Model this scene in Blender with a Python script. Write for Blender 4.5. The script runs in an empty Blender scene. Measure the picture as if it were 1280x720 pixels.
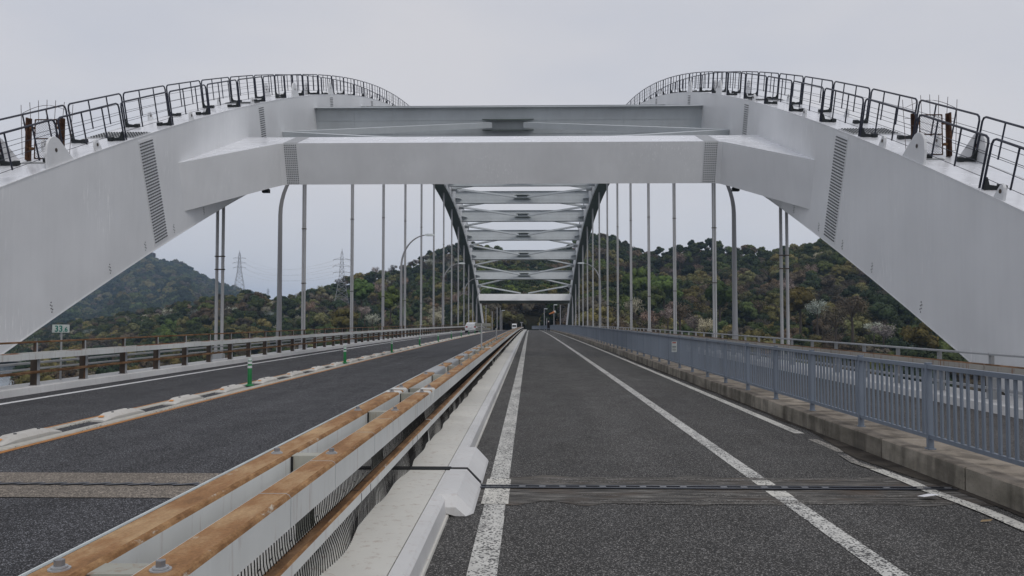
import bpy, bmesh, math, random
from mathutils import Vector, Matrix, noise
C = bpy.context.scene
COL = C.collection
random.seed(7)
rad = math.radians

# ------------------------------------------------------------------ camera, light, exposure
F_PX, CX0, CY0 = 1000.0, 640.0, 360.0            # focal length and centre in photo pixels
PITCH = math.atan(38 / F_PX)
YAW = math.atan((662 - 640) * math.cos(PITCH) / F_PX)
EYE = 1.6
cam = bpy.data.objects.new('camera', bpy.data.cameras.new('camera'))
COL.objects.link(cam)
cam.location = (0, 0, EYE)
cam.rotation_euler = (math.pi / 2 + PITCH, 0, YAW)
cam.data.sensor_width = 36
cam.data.lens = 36 * F_PX / 1280
cam.data.clip_start = 0.1
cam.data.clip_end = 20000
C.camera = cam

SUN_EL, SUN_AZ = 52, 150                          # degrees; azimuth measured from +Y (ahead) clockwise
w = bpy.data.worlds.new('World'); C.world = w; w.use_nodes = True
nt = w.node_tree; nt.nodes.clear()
def N(t, ty, **kw):
    n = t.nodes.new(ty)
    for k, v in kw.items(): setattr(n, k, v)
    return n
out = N(nt, 'ShaderNodeOutputWorld'); bg = N(nt, 'ShaderNodeBackground')
sky = N(nt, 'ShaderNodeTexSky', sky_type='NISHITA', sun_disc=False)
sky.sun_elevation = rad(SUN_EL); sky.sun_rotation = rad(SUN_AZ)
tc = N(nt, 'ShaderNodeTexCoord')
mp = N(nt, 'ShaderNodeMapping'); mp.inputs['Scale'].default_value = (1.0, 1.0, 2.6)
nz = N(nt, 'ShaderNodeTexNoise'); nz.inputs['Scale'].default_value = 1.7; nz.inputs['Detail'].default_value = 5; nz.inputs['Roughness'].default_value = .5
cr = N(nt, 'ShaderNodeValToRGB')
cr.color_ramp.elements[0].position = .34; cr.color_ramp.elements[0].color = (.505, .53, .60, 1)
cr.color_ramp.elements[1].position = .66; cr.color_ramp.elements[1].color = (.625, .62, .645, 1)
sc_ = N(nt, 'ShaderNodeVectorMath', operation='SCALE'); sc_.inputs['Scale'].default_value = 10.8
mx = N(nt, 'ShaderNodeMix', data_type='RGBA'); mx.inputs[0].default_value = .93
nt.links.new(tc.outputs['Generated'], mp.inputs['Vector']); nt.links.new(mp.outputs[0], nz.inputs['Vector'])
nt.links.new(nz.outputs[0], cr.inputs[0]); nt.links.new(cr.outputs[0], sc_.inputs[0])
nt.links.new(sky.outputs[0], mx.inputs[6]); nt.links.new(sc_.outputs[0], mx.inputs[7])
nt.links.new(mx.outputs[2], bg.inputs[0]); bg.inputs[1].default_value = .1
nt.links.new(bg.outputs[0], out.inputs[0])
sd = bpy.data.lights.new('sun', 'SUN'); sd.energy = .9; sd.angle = rad(28); sd.color = (1, .96, .9)
sun = bpy.data.objects.new('sun', sd); COL.objects.link(sun)
a_, e_ = rad(SUN_AZ), rad(SUN_EL)
sdir = Vector((math.sin(a_) * math.cos(e_), math.cos(a_) * math.cos(e_), math.sin(e_)))
sun.rotation_euler = sdir.to_track_quat('Z', 'Y').to_euler()
C.view_settings.view_transform = 'Standard'; C.view_settings.look = 'None'
C.view_settings.exposure = 0; C.view_settings.gamma = 1
C.render.engine = 'CYCLES'
C.cycles.use_denoising = True
C.cycles.max_bounces = 6; C.cycles.diffuse_bounces = 3; C.cycles.volume_bounces = 1
C.cycles.transparent_max_bounces = 4

# ------------------------------------------------------------------ survey helpers
def ray(px, py):
    """direction through a photo pixel as (X/Y, Z/Y)"""
    u, v = (px - CX0) / F_PX, (CY0 - py) / F_PX
    f = math.cos(PITCH) - v * math.sin(PITCH); up = v * math.cos(PITCH) + math.sin(PITCH)
    x = u * math.cos(YAW) - f * math.sin(YAW); y = f * math.cos(YAW) + u * math.sin(YAW)
    return x / y, up / y
def at(px, py, Y):
    a, b = ray(px, py); return Vector((a * Y, Y, EYE + b * Y))
def zd(y):                                        # height of the deck, which falls gently away
    return -3.3e-5 * y * y if y > 0 else 0.0
def interp(tab, x):
    if x <= tab[0][0]: return tab[0][1]
    for (x0, y0), (x1, y1) in zip(tab, tab[1:]):
        if x <= x1: return y0 + (y1 - y0) * (x - x0) / (x1 - x0)
    return tab[-1][1]
ONES = 'zeroth first second third fourth fifth sixth seventh eighth ninth tenth eleventh twelfth thirteenth fourteenth fifteenth sixteenth seventeenth eighteenth nineteenth'.split()
def nth(n):
    if n < 20: return ONES[n]
    t = ['twent', 'thirt', 'fort', 'fift', 'sixt', 'sevent', 'eight', 'ninet'][n // 10 - 2]
    return t + 'ieth' if n % 10 == 0 else t + 'y-' + ONES[n % 10]

# ------------------------------------------------------------------ object helpers
def tag(o, label=None, cat=None, group=None, kind=None):
    if label: o['label'] = label
    if cat: o['category'] = cat
    if group: o['group'] = group
    if kind: o['kind'] = kind
    return o
def empty(name, loc=(0, 0, 0), rz=0, **kw):
    o = bpy.data.objects.new(name, None); COL.objects.link(o); o.location = loc; o.rotation_euler = (0, 0, rz)
    o.empty_display_size = .2
    return tag(o, **kw)
def link(name, me, parent=None, loc=None, rot=None, scale=None):
    o = bpy.data.objects.new(name, me); COL.objects.link(o)
    if parent: o.parent = parent
    if loc is not None: o.location = loc
    if rot is not None: o.rotation_euler = rot
    if scale is not None: o.scale = scale
    return o
class MB:
    """collects faces; build() links them as one mesh object"""
    def __init__(s): s.v = []; s.f = []; s.m = []
    def add(s, vs, fs, mi=0):
        n = len(s.v); s.v += [tuple(v) for v in vs]; s.f += [tuple(i + n for i in f) for f in fs]; s.m += [mi] * len(fs); return s
    def box(s, a, b, mi=0):
        x0, y0, z0 = a; x1, y1, z1 = b
        return s.add([(x0, y0, z0), (x1, y0, z0), (x1, y1, z0), (x0, y1, z0), (x0, y0, z1), (x1, y0, z1), (x1, y1, z1), (x0, y1, z1)],
                     [(0, 3, 2, 1), (4, 5, 6, 7), (0, 1, 5, 4), (1, 2, 6, 5), (2, 3, 7, 6), (3, 0, 4, 7)], mi)
    def obox(s, c, ax, ay, az, mi=0):
        """oriented box, half-axis vectors"""
        c, ax, ay, az = map(Vector, (c, ax, ay, az))
        vs = [c + ax * i + ay * j + az * k for k in (-1, 1) for i, j in ((-1, -1), (1, -1), (1, 1), (-1, 1))]
        return s.add(vs, [(0, 3, 2, 1), (4, 5, 6, 7), (0, 1, 5, 4), (1, 2, 6, 5), (2, 3, 7, 6), (3, 0, 4, 7)], mi)
    def tube(s, pts, r, n=8, mi=0, cap=True):
        pts = [Vector(p) for p in pts]; rs = r if isinstance(r, (list, tuple)) else [r] * len(pts)
        vs = []; fs = []
        d0 = (pts[1] - pts[0]).normalized()
        ref = Vector((1, 0, 0)) if abs(d0.x) < .9 else Vector((0, 1, 0))
        for i, p in enumerate(pts):
            d = (pts[min(i + 1, len(pts) - 1)] - pts[max(i - 1, 0)]).normalized()
            u = d.cross(ref)
            if u.length < 1e-4: u = d.orthogonal()
            u.normalize(); v = u.cross(d); ref = v.cross(u) if False else ref
            for k in range(n):
                a = 2 * math.pi * (k + .5) / n
                vs.append(p + (u * math.cos(a) + v * math.sin(a)) * rs[i])
        for i in range(len(pts) - 1):
            for k in range(n):
                a = i * n + k; b = i * n + (k + 1) % n
                fs.append((a, b, b + n, a + n))
        if cap: fs += [tuple(range(n - 1, -1, -1)), tuple(range((len(pts) - 1) * n, len(pts) * n))]
        return s.add(vs, fs, mi)
    def sweep(s, rings, mi=0, cap=True):
        """rings: equal-length closed loops"""
        n = len(rings[0]); vs = [p for r in rings for p in r]; fs = []
        for i in range(len(rings) - 1):
            for k in range(n):
                a = i * n + k; b = i * n + (k + 1) % n
                fs.append((a, b, b + n, a + n))
        if cap: fs += [tuple(range(n - 1, -1, -1)), tuple(range((len(rings) - 1) * n, len(rings) * n))]
        return s.add(vs, fs, mi)
    def mesh(s, name, mats, smooth=False, top=None, fix=True):
        me = bpy.data.meshes.new(name); me.from_pydata(s.v, [], s.f)
        for m in (mats if isinstance(mats, (list, tuple)) else [mats]): me.materials.append(m)
        me.polygons.foreach_set('material_index', s.m)
        me.update()
        if fix:
            bm = bmesh.new(); bm.from_mesh(me); bmesh.ops.recalc_face_normals(bm, faces=bm.faces); bm.to_mesh(me); bm.free()
        if top is not None:
            for p in me.polygons:
                if p.normal.z > .35: p.material_index = top
        if smooth:
            for p in me.polygons: p.use_smooth = True
            try: me.set_sharp_from_angle(angle=rad(40))
            except Exception: pass
        return me
    def build(s, name, mats, parent=None, loc=None, rot=None, **kw):
        return link(name, s.mesh(name, mats, **kw), parent, loc, rot)
def ys(y0, y1, step):
    n = max(1, int(math.ceil((y1 - y0) / step - 1e-6))); return [y0 + (y1 - y0) * i / n for i in range(n + 1)]
def along(prof, y0, y1, step=4.0, mi=0, dz=0, mb=None):
    """closed (x, z) profile drawn along the road between y0 and y1, following the deck"""
    mb = mb or MB()
    return mb.sweep([[(x, y, z + zd(y) + dz) for x, z in prof] for y in ys(y0, y1, step)], mi)
def sheet(x0, x1, y0, y1, dz, step=4.0, mb=None, mi=0):
    mb = mb or MB(); Y = ys(y0, y1, step)
    vs = []; 
    for y in Y: vs += [(x0, y, zd(y) + dz), (x1, y, zd(y) + dz)]
    return mb.add(vs, [(2 * i, 2 * i + 1, 2 * i + 3, 2 * i + 2) for i in range(len(Y) - 1)], mi)
def slope_rot(y): return (math.atan(-6.6e-5 * max(y, 0)), 0, 0)

# ------------------------------------------------------------------ materials
def newmat(name):
    m = bpy.data.materials.new(name); m.use_nodes = True
    t = m.node_tree; b = t.nodes['Principled BSDF']; return m, t, b
def lk(t, a, b): t.links.new(a, b)
def coord(t, scale=(1, 1, 1), world=True):
    if world:
        g = N(t, 'ShaderNodeNewGeometry'); src = g.outputs['Position']
    else:
        g = N(t, 'ShaderNodeTexCoord'); src = g.outputs['Object']
    m = N(t, 'ShaderNodeMapping'); m.inputs['Scale'].default_value = scale; lk(t, src, m.inputs[0]); return m.outputs[0]
def noisen(t, vec, scale, detail=4, rough=.55):
    n = N(t, 'ShaderNodeTexNoise'); n.inputs['Scale'].default_value = scale; n.inputs['Detail'].default_value = detail; n.inputs['Roughness'].default_value = rough
    lk(t, vec, n.inputs['Vector']); return n.outputs[0]
def ramp(t, fac, stops, interp_='LINEAR'):
    r = N(t, 'ShaderNodeValToRGB'); r.color_ramp.interpolation = interp_
    while len(r.color_ramp.elements) < len(stops): r.color_ramp.elements.new(.5)
    for e, (p, c) in zip(r.color_ramp.elements, stops):
        e.position = p; e.color = (c, c, c, 1) if isinstance(c, (int, float)) else (*c, 1)
    lk(t, fac, r.inputs[0]); return r.outputs[0]
def mixc(t, fac, a, b, blend='MIX'):
    m = N(t, 'ShaderNodeMix', data_type='RGBA', blend_type=blend)
    for i, v in ((0, fac), (6, a), (7, b)):
        if isinstance(v, (int, float)): m.inputs[i].default_value = v if i == 0 else (v, v, v, 1)
        elif isinstance(v, tuple): m.inputs[i].default_value = (*v, 1)
        else: lk(t, v, m.inputs[i])
    return m.outputs[2]
def math_(t, op, a, b=0.0):
    m = N(t, 'ShaderNodeMath', operation=op)
    for i, v in ((0, a), (1, b)):
        if isinstance(v, (int, float)): m.inputs[i].default_value = v
        else: lk(t, v, m.inputs[i])
    return m.outputs[0]
def bump(t, b, h, strength=.3, dist=.01):
    n = N(t, 'ShaderNodeBump'); n.inputs['Strength'].default_value = strength; n.inputs['Distance'].default_value = dist
    lk(t, h, n.inputs['Height']); lk(t, n.outputs[0], b.inputs['Normal'])

def asphalt(name, base, speck, cell=100, tracks=True, warm=(1, 1, 1)):
    m, t, b = newmat(name)
    v = coord(t)
    vo = N(t, 'ShaderNodeTexVoronoi'); vo.inputs['Scale'].default_value = cell; lk(t, v, vo.inputs['Vector'])
    sep = N(t, 'ShaderNodeSeparateColor'); lk(t, vo.outputs['Color'], sep.inputs[0])
    c = ramp(t, sep.outputs[0], [(0, tuple(base * .45 * k for k in warm)), (.5, tuple(base * .95 * k for k in warm)), (.80, tuple(base * 1.5 * k for k in warm)), (.90, tuple(speck * k for k in warm)), (1, tuple(speck * 1.5 * k for k in warm))])
    big = ramp(t, noisen(t, coord(t, (1, .25, 1)), .9, 4), [(.25, .80), (.75, 1.2)])
    c = mixc(t, 1.0, c, big, 'MULTIPLY')
    if tracks:
        tr = ramp(t, noisen(t, coord(t, (1.3, .02, 1)), 1.0, 2), [(.3, .86), (.7, 1.14)])
        c = mixc(t, 1.0, c, tr, 'MULTIPLY')
        lk(t, ramp(t, noisen(t, coord(t, (1, .5, 1)), 2.3, 5), [(.3, .72), (.7, .95)]), b.inputs['Roughness'])
    lk(t, c, b.inputs['Base Color'])
    b.inputs['Roughness'].default_value = .85
    b.inputs['Specular IOR Level'].default_value = .3
    bump(t, b, vo.outputs['Distance'], .6, .006)
    return m
M = {}
M['asphalt_dark'] = asphalt('asphalt_blue_grey', .033, .19, 125, warm=(.99, .99, 1.06))
M['asphalt'] = asphalt('asphalt_worn', .048, .21, 130, warm=(1.03, .99, .94))
M['asphalt_far'] = asphalt('asphalt_outer', .062, .14, 105, warm=(1.02, .98, .96))

def line_mat(name, col, wear=.5, und=(.07, .068, .066)):
    m, t, b = newmat(name)
    v = coord(t)
    vo = N(t, 'ShaderNodeTexVoronoi'); vo.inputs['Scale'].default_value = 75; lk(t, v, vo.inputs['Vector'])
    sep = N(t, 'ShaderNodeSeparateColor'); lk(t, vo.outputs['Color'], sep.inputs[0])
    patch = noisen(t, coord(t, (1, .35, 1)), 3.0, 5)
    k = math_(t, 'ADD', sep.outputs[1], math_(t, 'MULTIPLY', math_(t, 'SUBTRACT', patch, .5), 1.3))
    worn = ramp(t, k, [(wear - .03, 1.0), (wear + .03, 0.0)])
    dirt = ramp(t, noisen(t, v, 9, 5), [(.3, tuple(c * .72 for c in col)), (.65, col)])
    c = mixc(t, worn, dirt, und)
    lk(t, c, b.inputs['Base Color']); b.inputs['Roughness'].default_value = .7
    return m
M['line_worn'] = line_mat('worn_white_road_paint', (.62, .61, .57), .30)
M['line_white'] = line_mat('white_road_paint', (.80, .80, .80), -.2)
M['line_edge'] = line_mat('edge_road_paint', (.66, .64, .58), .16)
M['line_faint'] = line_mat('faded_road_paint', (.42, .39, .34), .47)
M['line_orange'] = line_mat('orange_road_paint', (.46, .19, .035), .05)
M['line_cream'] = line_mat('cream_kerb_strip', (.52, .50, .44), -.1)

def painted(name, col, rough=.42, streak=.10, scr=.35, drip=None, spec=.4):
    """painted steel: faint vertical runs, chalk marks, soft blotches, optional rust drips"""
    m, t, b = newmat(name)
    v = coord(t)
    blot = ramp(t, noisen(t, v, .55, 5), [(.3, 1 - streak), (.7, 1 + streak)])
    run = ramp(t, noisen(t, coord(t, (3.2, 3.2, .22)), 1.6, 4), [(.3, 1 - streak * .35), (.7, 1 + streak * .3)])
    c = mixc(t, 1.0, mixc(t, 1.0, col, blot, 'MULTIPLY'), run, 'MULTIPLY')
    if scr:
        s1 = ramp(t, noisen(t, coord(t, (9, 9, .9)), 2.2, 4, .6), [(.58, 0.0), (.66, 1.0)])
        s2 = ramp(t, noisen(t, v, .45, 2), [(.52, 0.0), (.66, 1.0)])
        c = mixc(t, math_(t, 'MULTIPLY', math_(t, 'MULTIPLY', s1, s2), scr), c, tuple(min(.88, k * 1.3) for k in col))
    if drip:
        d1 = ramp(t, noisen(t, coord(t, (5, 5, .6)), 3, 5, .65), [(.56, 0.0), (.68, 1.0)])
        c = mixc(t, math_(t, 'MULTIPLY', d1, drip), c, (.22, .09, .035))
    lk(t, c, b.inputs['Base Color'])
    lk(t, ramp(t, noisen(t, v, 1.1, 4), [(.3, rough - .08), (.7, rough + .12)]), b.inputs['Roughness'])
    b.inputs['Specular IOR Level'].default_value = spec
    bump(t, b, noisen(t, v, .9, 3), .08, .02)
    return m
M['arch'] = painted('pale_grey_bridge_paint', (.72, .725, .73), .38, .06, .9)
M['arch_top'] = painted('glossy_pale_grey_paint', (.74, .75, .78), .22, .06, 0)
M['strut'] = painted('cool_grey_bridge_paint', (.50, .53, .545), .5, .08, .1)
M['under'] = painted('shaded_underside_grey_green', (.10, .125, .115), .6, .10, 0)  # shade on rib, portal and gusset undersides put into the colour
M['bolt'] = painted('bolt_shadow_grey', (.12, .125, .13), .5, .1, 0)  # bolts darker than the plates, their shadows put into the colour
M['kerb_white'] = painted('white_kerb_paint', (.62, .615, .605), .5, .10, .15, .16)
M['plate'] = painted('cream_white_plate', (.62, .605, .555), .45, .10, .1, .38)
M['rail_white'] = painted('weathered_white_rail_paint', (.64, .65, .63), .5, .12, .3, .30)
M['spacer'] = painted('stained_spacer_paint', (.34, .335, .29), .7, .2, .2, .5, .2)
M['rail_rusting'] = painted('rail_paint_with_rust_runs', (.40, .38, .34), .6, .15, .2, .9)
M['fence'] = painted('blue_grey_fence_paint', (.17, .20, .245), .4, .14, .35)
M['galv'] = painted('galvanised_steel', (.34, .35, .36), .4, .15, .3, .2)
M['lamp'] = painted('lamp_post_grey', (.30, .30, .31), .4, .1, 0)
M['hanger'] = painted('hanger_grey', (.40, .40, .405), .35, .12, .2)
M['dark_post'] = painted('dark_brown_post', (.07, .055, .045), .7, .2, 0, .5)
M['railing'] = painted('dark_blue_grey_railing', (.025, .028, .045), .45, .1, 0)
M['bracket'] = painted('black_bracket', (.018, .022, .024), .6, .1, 0)

def rusty(name, a, b_, paint=None, amount=.5, sc=4):
    m, t, b = newmat(name)
    n1 = noisen(t, coord(t, (1, .35, 1)), sc, 7, .7)
    c = ramp(t, n1, [(.28, tuple(k * .55 for k in a)), (.45, a), (.6, b_), (.78, tuple(min(1, k * 1.35) for k in b_))])
    fine = ramp(t, noisen(t, coord(t), 70, 4, .7), [(.3, .78), (.7, 1.18)])
    c = mixc(t, 1.0, c, fine, 'MULTIPLY')
    if paint:
        p = ramp(t, noisen(t, coord(t, (1, .3, 1)), sc * .9, 7, .75), [(amount - .04, 0.0), (amount + .04, 1.0)])
        c = mixc(t, p, c, paint)
    lk(t, c, b.inputs['Base Color']); b.inputs['Roughness'].default_value = .8; b.inputs['Specular IOR Level'].default_value = .2
    bump(t, b, noisen(t, coord(t), 45, 5, .7), .35, .004)
    return m
M['rust_top'] = rusty('orange_rust_on_rail_top', (.31, .165, .075), (.43, .28, .15), (.50, .45, .36), .68, 5)
M['rust_edge'] = rusty('dark_rust_edge', (.24, .125, .055), (.36, .21, .10), (.55, .52, .45), .64, 16)
M['rust_brown'] = rusty('brown_rust', (.13, .07, .035), (.24, .14, .075), (.30, .26, .20), .70, 6)
M['rust_patchy'] = rusty('patchy_rust_and_paint', (.16, .06, .025), (.24, .11, .05), (.40, .40, .38), .50, 2.2)
M['rust_gate'] = rusty('deep_red_rust', (.05, .026, .018), (.10, .052, .03), None, .5, 9)

def concrete(name, a, b_, sc=3):
    m, t, b = newmat(name)
    c = ramp(t, noisen(t, coord(t, (1, .6, 1.4)), sc, 7, .65), [(.3, a), (.5, tuple((x + y) / 2 for x, y in zip(a, b_))), (.7, b_)])
    st = ramp(t, noisen(t, coord(t, (1.5, 1.5, .4)), 2.1, 4), [(.46, 1.0), (.60, .55)])
    c = mixc(t, 1.0, c, st, 'MULTIPLY')
    oi = N(t, 'ShaderNodeObjectInfo'); c = mixc(t, 1.0, c, ramp(t, oi.outputs['Random'], [(0, .78), (1, 1.2)]), 'MULTIPLY')
    pits = ramp(t, noisen(t, coord(t), 60, 3, .8), [(.30, .55), (.42, 1.0)])
    c = mixc(t, 1.0, c, pits, 'MULTIPLY')
    lk(t, c, b.inputs['Base Color']); b.inputs['Roughness'].default_value = .9; b.inputs['Specular IOR Level'].default_value = .2
    bump(t, b, noisen(t, coord(t), 40, 5, .7), .5, .006)
    return m
M['concrete'] = concrete('stained_concrete', (.17, .155, .125), (.37, .335, .28))
M['concrete_top'] = concrete('brown_dusty_concrete', (.25, .215, .175), (.36, .315, .26), 2)
M['band'] = asphalt('tan_joint_mortar', .155, .26, 90, False, (1.16, 1.0, .83))
M['scuff'] = asphalt('pale_scuffed_mortar', .12, .22, 90, False, (1.06, 1.0, .92))
M['patch'] = asphalt('dark_joint_patch', .040, .12, 90, False, (1, .97, .93))
M['dirt'] = concrete('brown_gutter_dirt', (.050, .043, .036), (.085, .073, .06), 5)
def plain(name, col, rough=.6, metal=0, spec=.4, emit=None):
    m, t, b = newmat(name)
    c = ramp(t, noisen(t, coord(t, world=False), 6, 4), [(.3, tuple(k * .88 for k in col)), (.7, tuple(min(1, k * 1.08) for k in col))])
    lk(t, c, b.inputs['Base Color']); b.inputs['Roughness'].default_value = rough; b.inputs['Metallic'].default_value = metal
    b.inputs['Specular IOR Level'].default_value = spec
    return m
M['black'] = plain('black_rubber_and_gap_shade', (.012, .012, .013), .7)  # rubber seals, also the painted shade in the spacer gaps
M['joint_steel'] = plain('dark_joint_steel', (.05, .055, .07), .35, .6)
M['steel'] = plain('bare_bolt_steel', (.28, .28, .29), .4, .6)
M['green'] = plain('green_delineator_plastic', (.012, .17, .045), .45)
M['reflect'] = plain('white_reflective_band', (.62, .66, .66), .35)
M['orange_refl'] = plain('orange_reflector', (.60, .24, .03), .3)
M['sign_white'] = plain('sign_face_white', (.58, .62, .60), .4)
M['sign_green'] = plain('sign_green_letters', (.02, .20, .16), .5)
M['sign_back'] = plain('sign_back_grey', (.24, .245, .22), .5)
M['net'] = plain('black_net_wire', (.014, .013, .013), .6)
M['wire'] = plain('thin_steel_wire', (.10, .08, .08), .5)
M['glass_head'] = plain('lamp_lens', (.45, .46, .46), .25)
M['car_white'] = plain('white_car_paint', (.70, .71, .72), .25, 0, .6)
M['car_glass'] = plain('dark_car_glass', (.015, .018, .02), .08, 0, .7)
M['tyre'] = plain('tyre_black', (.015, .015, .015), .8)
M['rim'] = plain('wheel_rim', (.35, .35, .36), .3, .7)
M['tail'] = plain('red_tail_light', (.35, .02, .02), .25)
M['blue_roof'] = plain('blue_tin_roof', (.06, .09, .14), .5)
M['house_wall'] = plain('pale_house_wall', (.5, .5, .48), .8)
M['window'] = plain('dark_window_glass', (.03, .04, .05), .15)
M['coat'] = plain('dark_coat', (.012, .012, .015), .9)
M['skin'] = plain('skin', (.42, .26, .19), .6)
M['hat'] = plain('pale_cap', (.5, .5, .48), .8)
M['sock'] = plain('windsock_white', (.6, .58, .52), .8)
M['sock_o'] = plain('windsock_orange', (.45, .17, .06), .8)
M['pylon'] = plain('galvanised_pylon_steel', (.30, .31, .33), .6)
M['paper'] = plain('crumpled_white_paper', (.7, .7, .72), .8)
M['notice_red'] = plain('notice_red_print', (.45, .12, .10), .7)
M['notice_black'] = plain('notice_dark_print', (.10, .11, .12), .7)
M['bark'] = plain('bark_brown', (.07, .055, .042), .9)
M['leaf_litter'] = plain('dry_leaf', (.28, .20, .11), .8)

def foliage_mat(name, inst):
    m, t, b = newmat(name)
    if inst:
        a = N(t, 'ShaderNodeAttribute', attribute_type='INSTANCER', attribute_name='tint'); tint = a.outputs['Color']
    else:
        a = N(t, 'ShaderNodeObjectInfo'); tint = a.outputs['Color']
    tc_ = N(t, 'ShaderNodeTexCoord')
    v = ramp(t, noisen(t, tc_.outputs['Object'], 2.6, 4, .65), [(.3, .55), (.5, 1.0), (.72, 1.6)])
    c = mixc(t, 1.0, tint, v, 'MULTIPLY')
    lk(t, c, b.inputs['Base Color']); b.inputs['Roughness'].default_value = .75; b.inputs['Specular IOR Level'].default_value = .12
    return m
M['leaf'] = foliage_mat('tree_foliage', False)
M['leaf_inst'] = foliage_mat('forest_foliage', True)
def ground_mat(name, a, b_, sc):
    m, t, b = newmat(name)
    c = ramp(t, noisen(t, coord(t), sc, 7, .65), [(.3, a), (.7, b_)])
    lk(t, c, b.inputs['Base Color']); b.inputs['Roughness'].default_value = 1.0; b.inputs['Specular IOR Level'].default_value = .05
    bump(t, b, noisen(t, coord(t), sc * 3, 6, .7), 1.0, 1.5)
    return m
M['hill'] = ground_mat('hillside_undergrowth', (.012, .014, .007), (.032, .028, .017), .08)
M['mountain'] = ground_mat('far_mountain_woods', (.022, .026, .015), (.055, .055, .035), .02)
m, t, b = newmat('sea_water'); M['water'] = m
b.inputs['Base Color'].default_value = (.16, .19, .21, 1); b.inputs['Roughness'].default_value = .18
bump(t, b, noisen(t, coord(t), .5, 5, .6), .25, .3)

# ------------------------------------------------------------------ setting: deck, carriageways, kerbs
Y0, Y1 = -14.0, 198.0
deck = along([(-11.3, -.05), (9.02, -.05), (9.02, -.55), (7.2, -1.1), (-9.5, -1.1), (-11.3, -.55)], Y0, Y1, 6).build('bridge_deck', M['concrete'])
tag(deck, kind='structure')
bd = deck
ab = MB()
ab.box((-13.2, Y0 - 6, -30), (11.2, Y0 + 2.0, -1.25)); ab.box((-13.2, 190, -30), (11.2, 200, -4.0))
tag(ab.build('abutment', M['concrete']), kind='structure')
YR = 300
main_road = tag(sheet(-10.62, -2.06, Y0, YR, 0).build('main_road', M['asphalt_dark'], fix=False), kind='structure')
side_road = tag(sheet(-.74, 4.06, Y0, YR, 0).build('side_road', M['asphalt'], fix=False), kind='structure')
outer_road = tag(sheet(4.60, 7.90, Y0, YR, 0).build('outer_road', M['asphalt_far'], fix=False), kind='structure')

def mark(name, x0, x1, y0, y1, mat, parent, dz=.004, step=4):
    return sheet(x0, x1, y0, y1, dz, step).build(name, mat, parent, fix=False)
# side road lines
mark('lane_line', -.395, -.205, -3, 6.55, M['line_worn'], side_road)
mark('lane_line', -.395, -.205, 9.05, 205, M['line_worn'], side_road)
mark('lane_line', -.42, -.185, 6.95, 8.02, M['line_edge'], side_road, .0065)
mark('lane_line', 2.19, 2.355, -3, 7.52, M['line_worn'], side_road, .005)
mark('lane_line', 2.19, 2.355, 7.78, 175, M['line_worn'], side_road)
mark('lane_line', 2.18, 2.365, 7.28, 7.52, M['line_edge'], side_road, .0065); mark('lane_line', 2.185, 2.36, 7.78, 8.0, M['line_edge'], side_road, .0065)
mark('lane_line', -.39, -.21, 6.55, 6.95, M['line_worn'], side_road, .004); mark('lane_line', -.395, -.205, 8.02, 9.05, M['line_worn'], side_road, .004)
mark('edge_line', 3.69, 3.83, 11.3, 175, M['line_edge'], side_road)
mark('edge_line', 3.69, 3.81, 9.75, 10.75, M['line_faint'], side_road)
def bent(mb, pts, w, dz):
    vs = []
    for x, y in pts: vs += [(x - w / 2, y, zd(y) + dz), (x + w / 2, y, zd(y) + dz)]
    return mb.add(vs, [(2 * i, 2 * i + 1, 2 * i + 3, 2 * i + 2) for i in range(len(pts) - 1)])
bent(MB(), [(3.76, -3), (3.76, 6.2), (3.77, 6.7), (3.745, 7.1), (3.70, 7.5), (3.70, 8.0), (3.66, 8.6)], .135, .012).build('edge_line', M['line_edge'], side_road, fix=False)
bent(MB(), [(3.66, 8.6), (3.60, 9.0), (3.66, 9.5)], .10, .012).build('edge_line', M['line_faint'], side_road, fix=False)
# gutter dirt beside the concrete kerb (irregular sheet)
mb = MB(); vs = []; n = 120
for i in range(n + 1):
    y = 3.5 + i * .25
    wdt = .07 + .10 * noise.noise(Vector((y * .9, 0, 0))) + (.22 * math.exp(-((y - 9.3) / 1.3) ** 2))
    vs += [(4.035 - max(.03, wdt), y, zd(y) + .008), (4.035, y, zd(y) + .008)]
mb.add(vs, [(2 * i, 2 * i + 1, 2 * i + 3, 2 * i + 2) for i in range(n)]).build('gutter_dirt', M['dirt'], side_road, fix=False)
# expansion joint in the side road
def ragged(x0, x1, ya, yb, dz, amp, mb, step=.12, seed=0):
    xs = ys(x0, x1, step); vs = []
    for x in xs:
        vs += [(x, ya + amp * noise.noise(Vector((x * 3.1, seed, 0))), dz), (x, yb + amp * noise.noise(Vector((x * 2.7, seed + 5, 0))), dz)]
    mb.add(vs, [(2 * i, 2 * i + 2, 2 * i + 3, 2 * i + 1) for i in range(len(xs) - 1)])
    return mb
m, t, b = newmat('worn_joint_patch'); M['patch'] = m
v_ = coord(t, (.9, 9, 1))
str_ = noisen(t, v_, 2.6, 7, .72)
c_ = ramp(t, str_, [(.34, (.028, .026, .024)), (.44, (.05, .047, .043)), (.52, (.095, .088, .08)), (.62, (.20, .19, .17))])
fn_ = ramp(t, noisen(t, coord(t), 90, 3, .8), [(.3, .6), (.7, 1.4)])
stn = ramp(t, noisen(t, coord(t, (.6, 1.2, 1)), 1.9, 3), [(.5, 0.0), (.68, .6)])
c_ = mixc(t, 1.0, c_, fn_, 'MULTIPLY'); c_ = mixc(t, stn, c_, (.07, .042, .024))
lk(t, c_, b.inputs['Base Color']); b.inputs['Roughness'].default_value = .8; b.inputs['Specular IOR Level'].default_value = .3
bump(t, b, str_, .5, .006)
ragged(-.66, 4.03, 7.0, 8.16, .0018, .16, MB(), .035).build('joint_patch', M['patch'], side_road, fix=False)
mb = MB()
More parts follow.
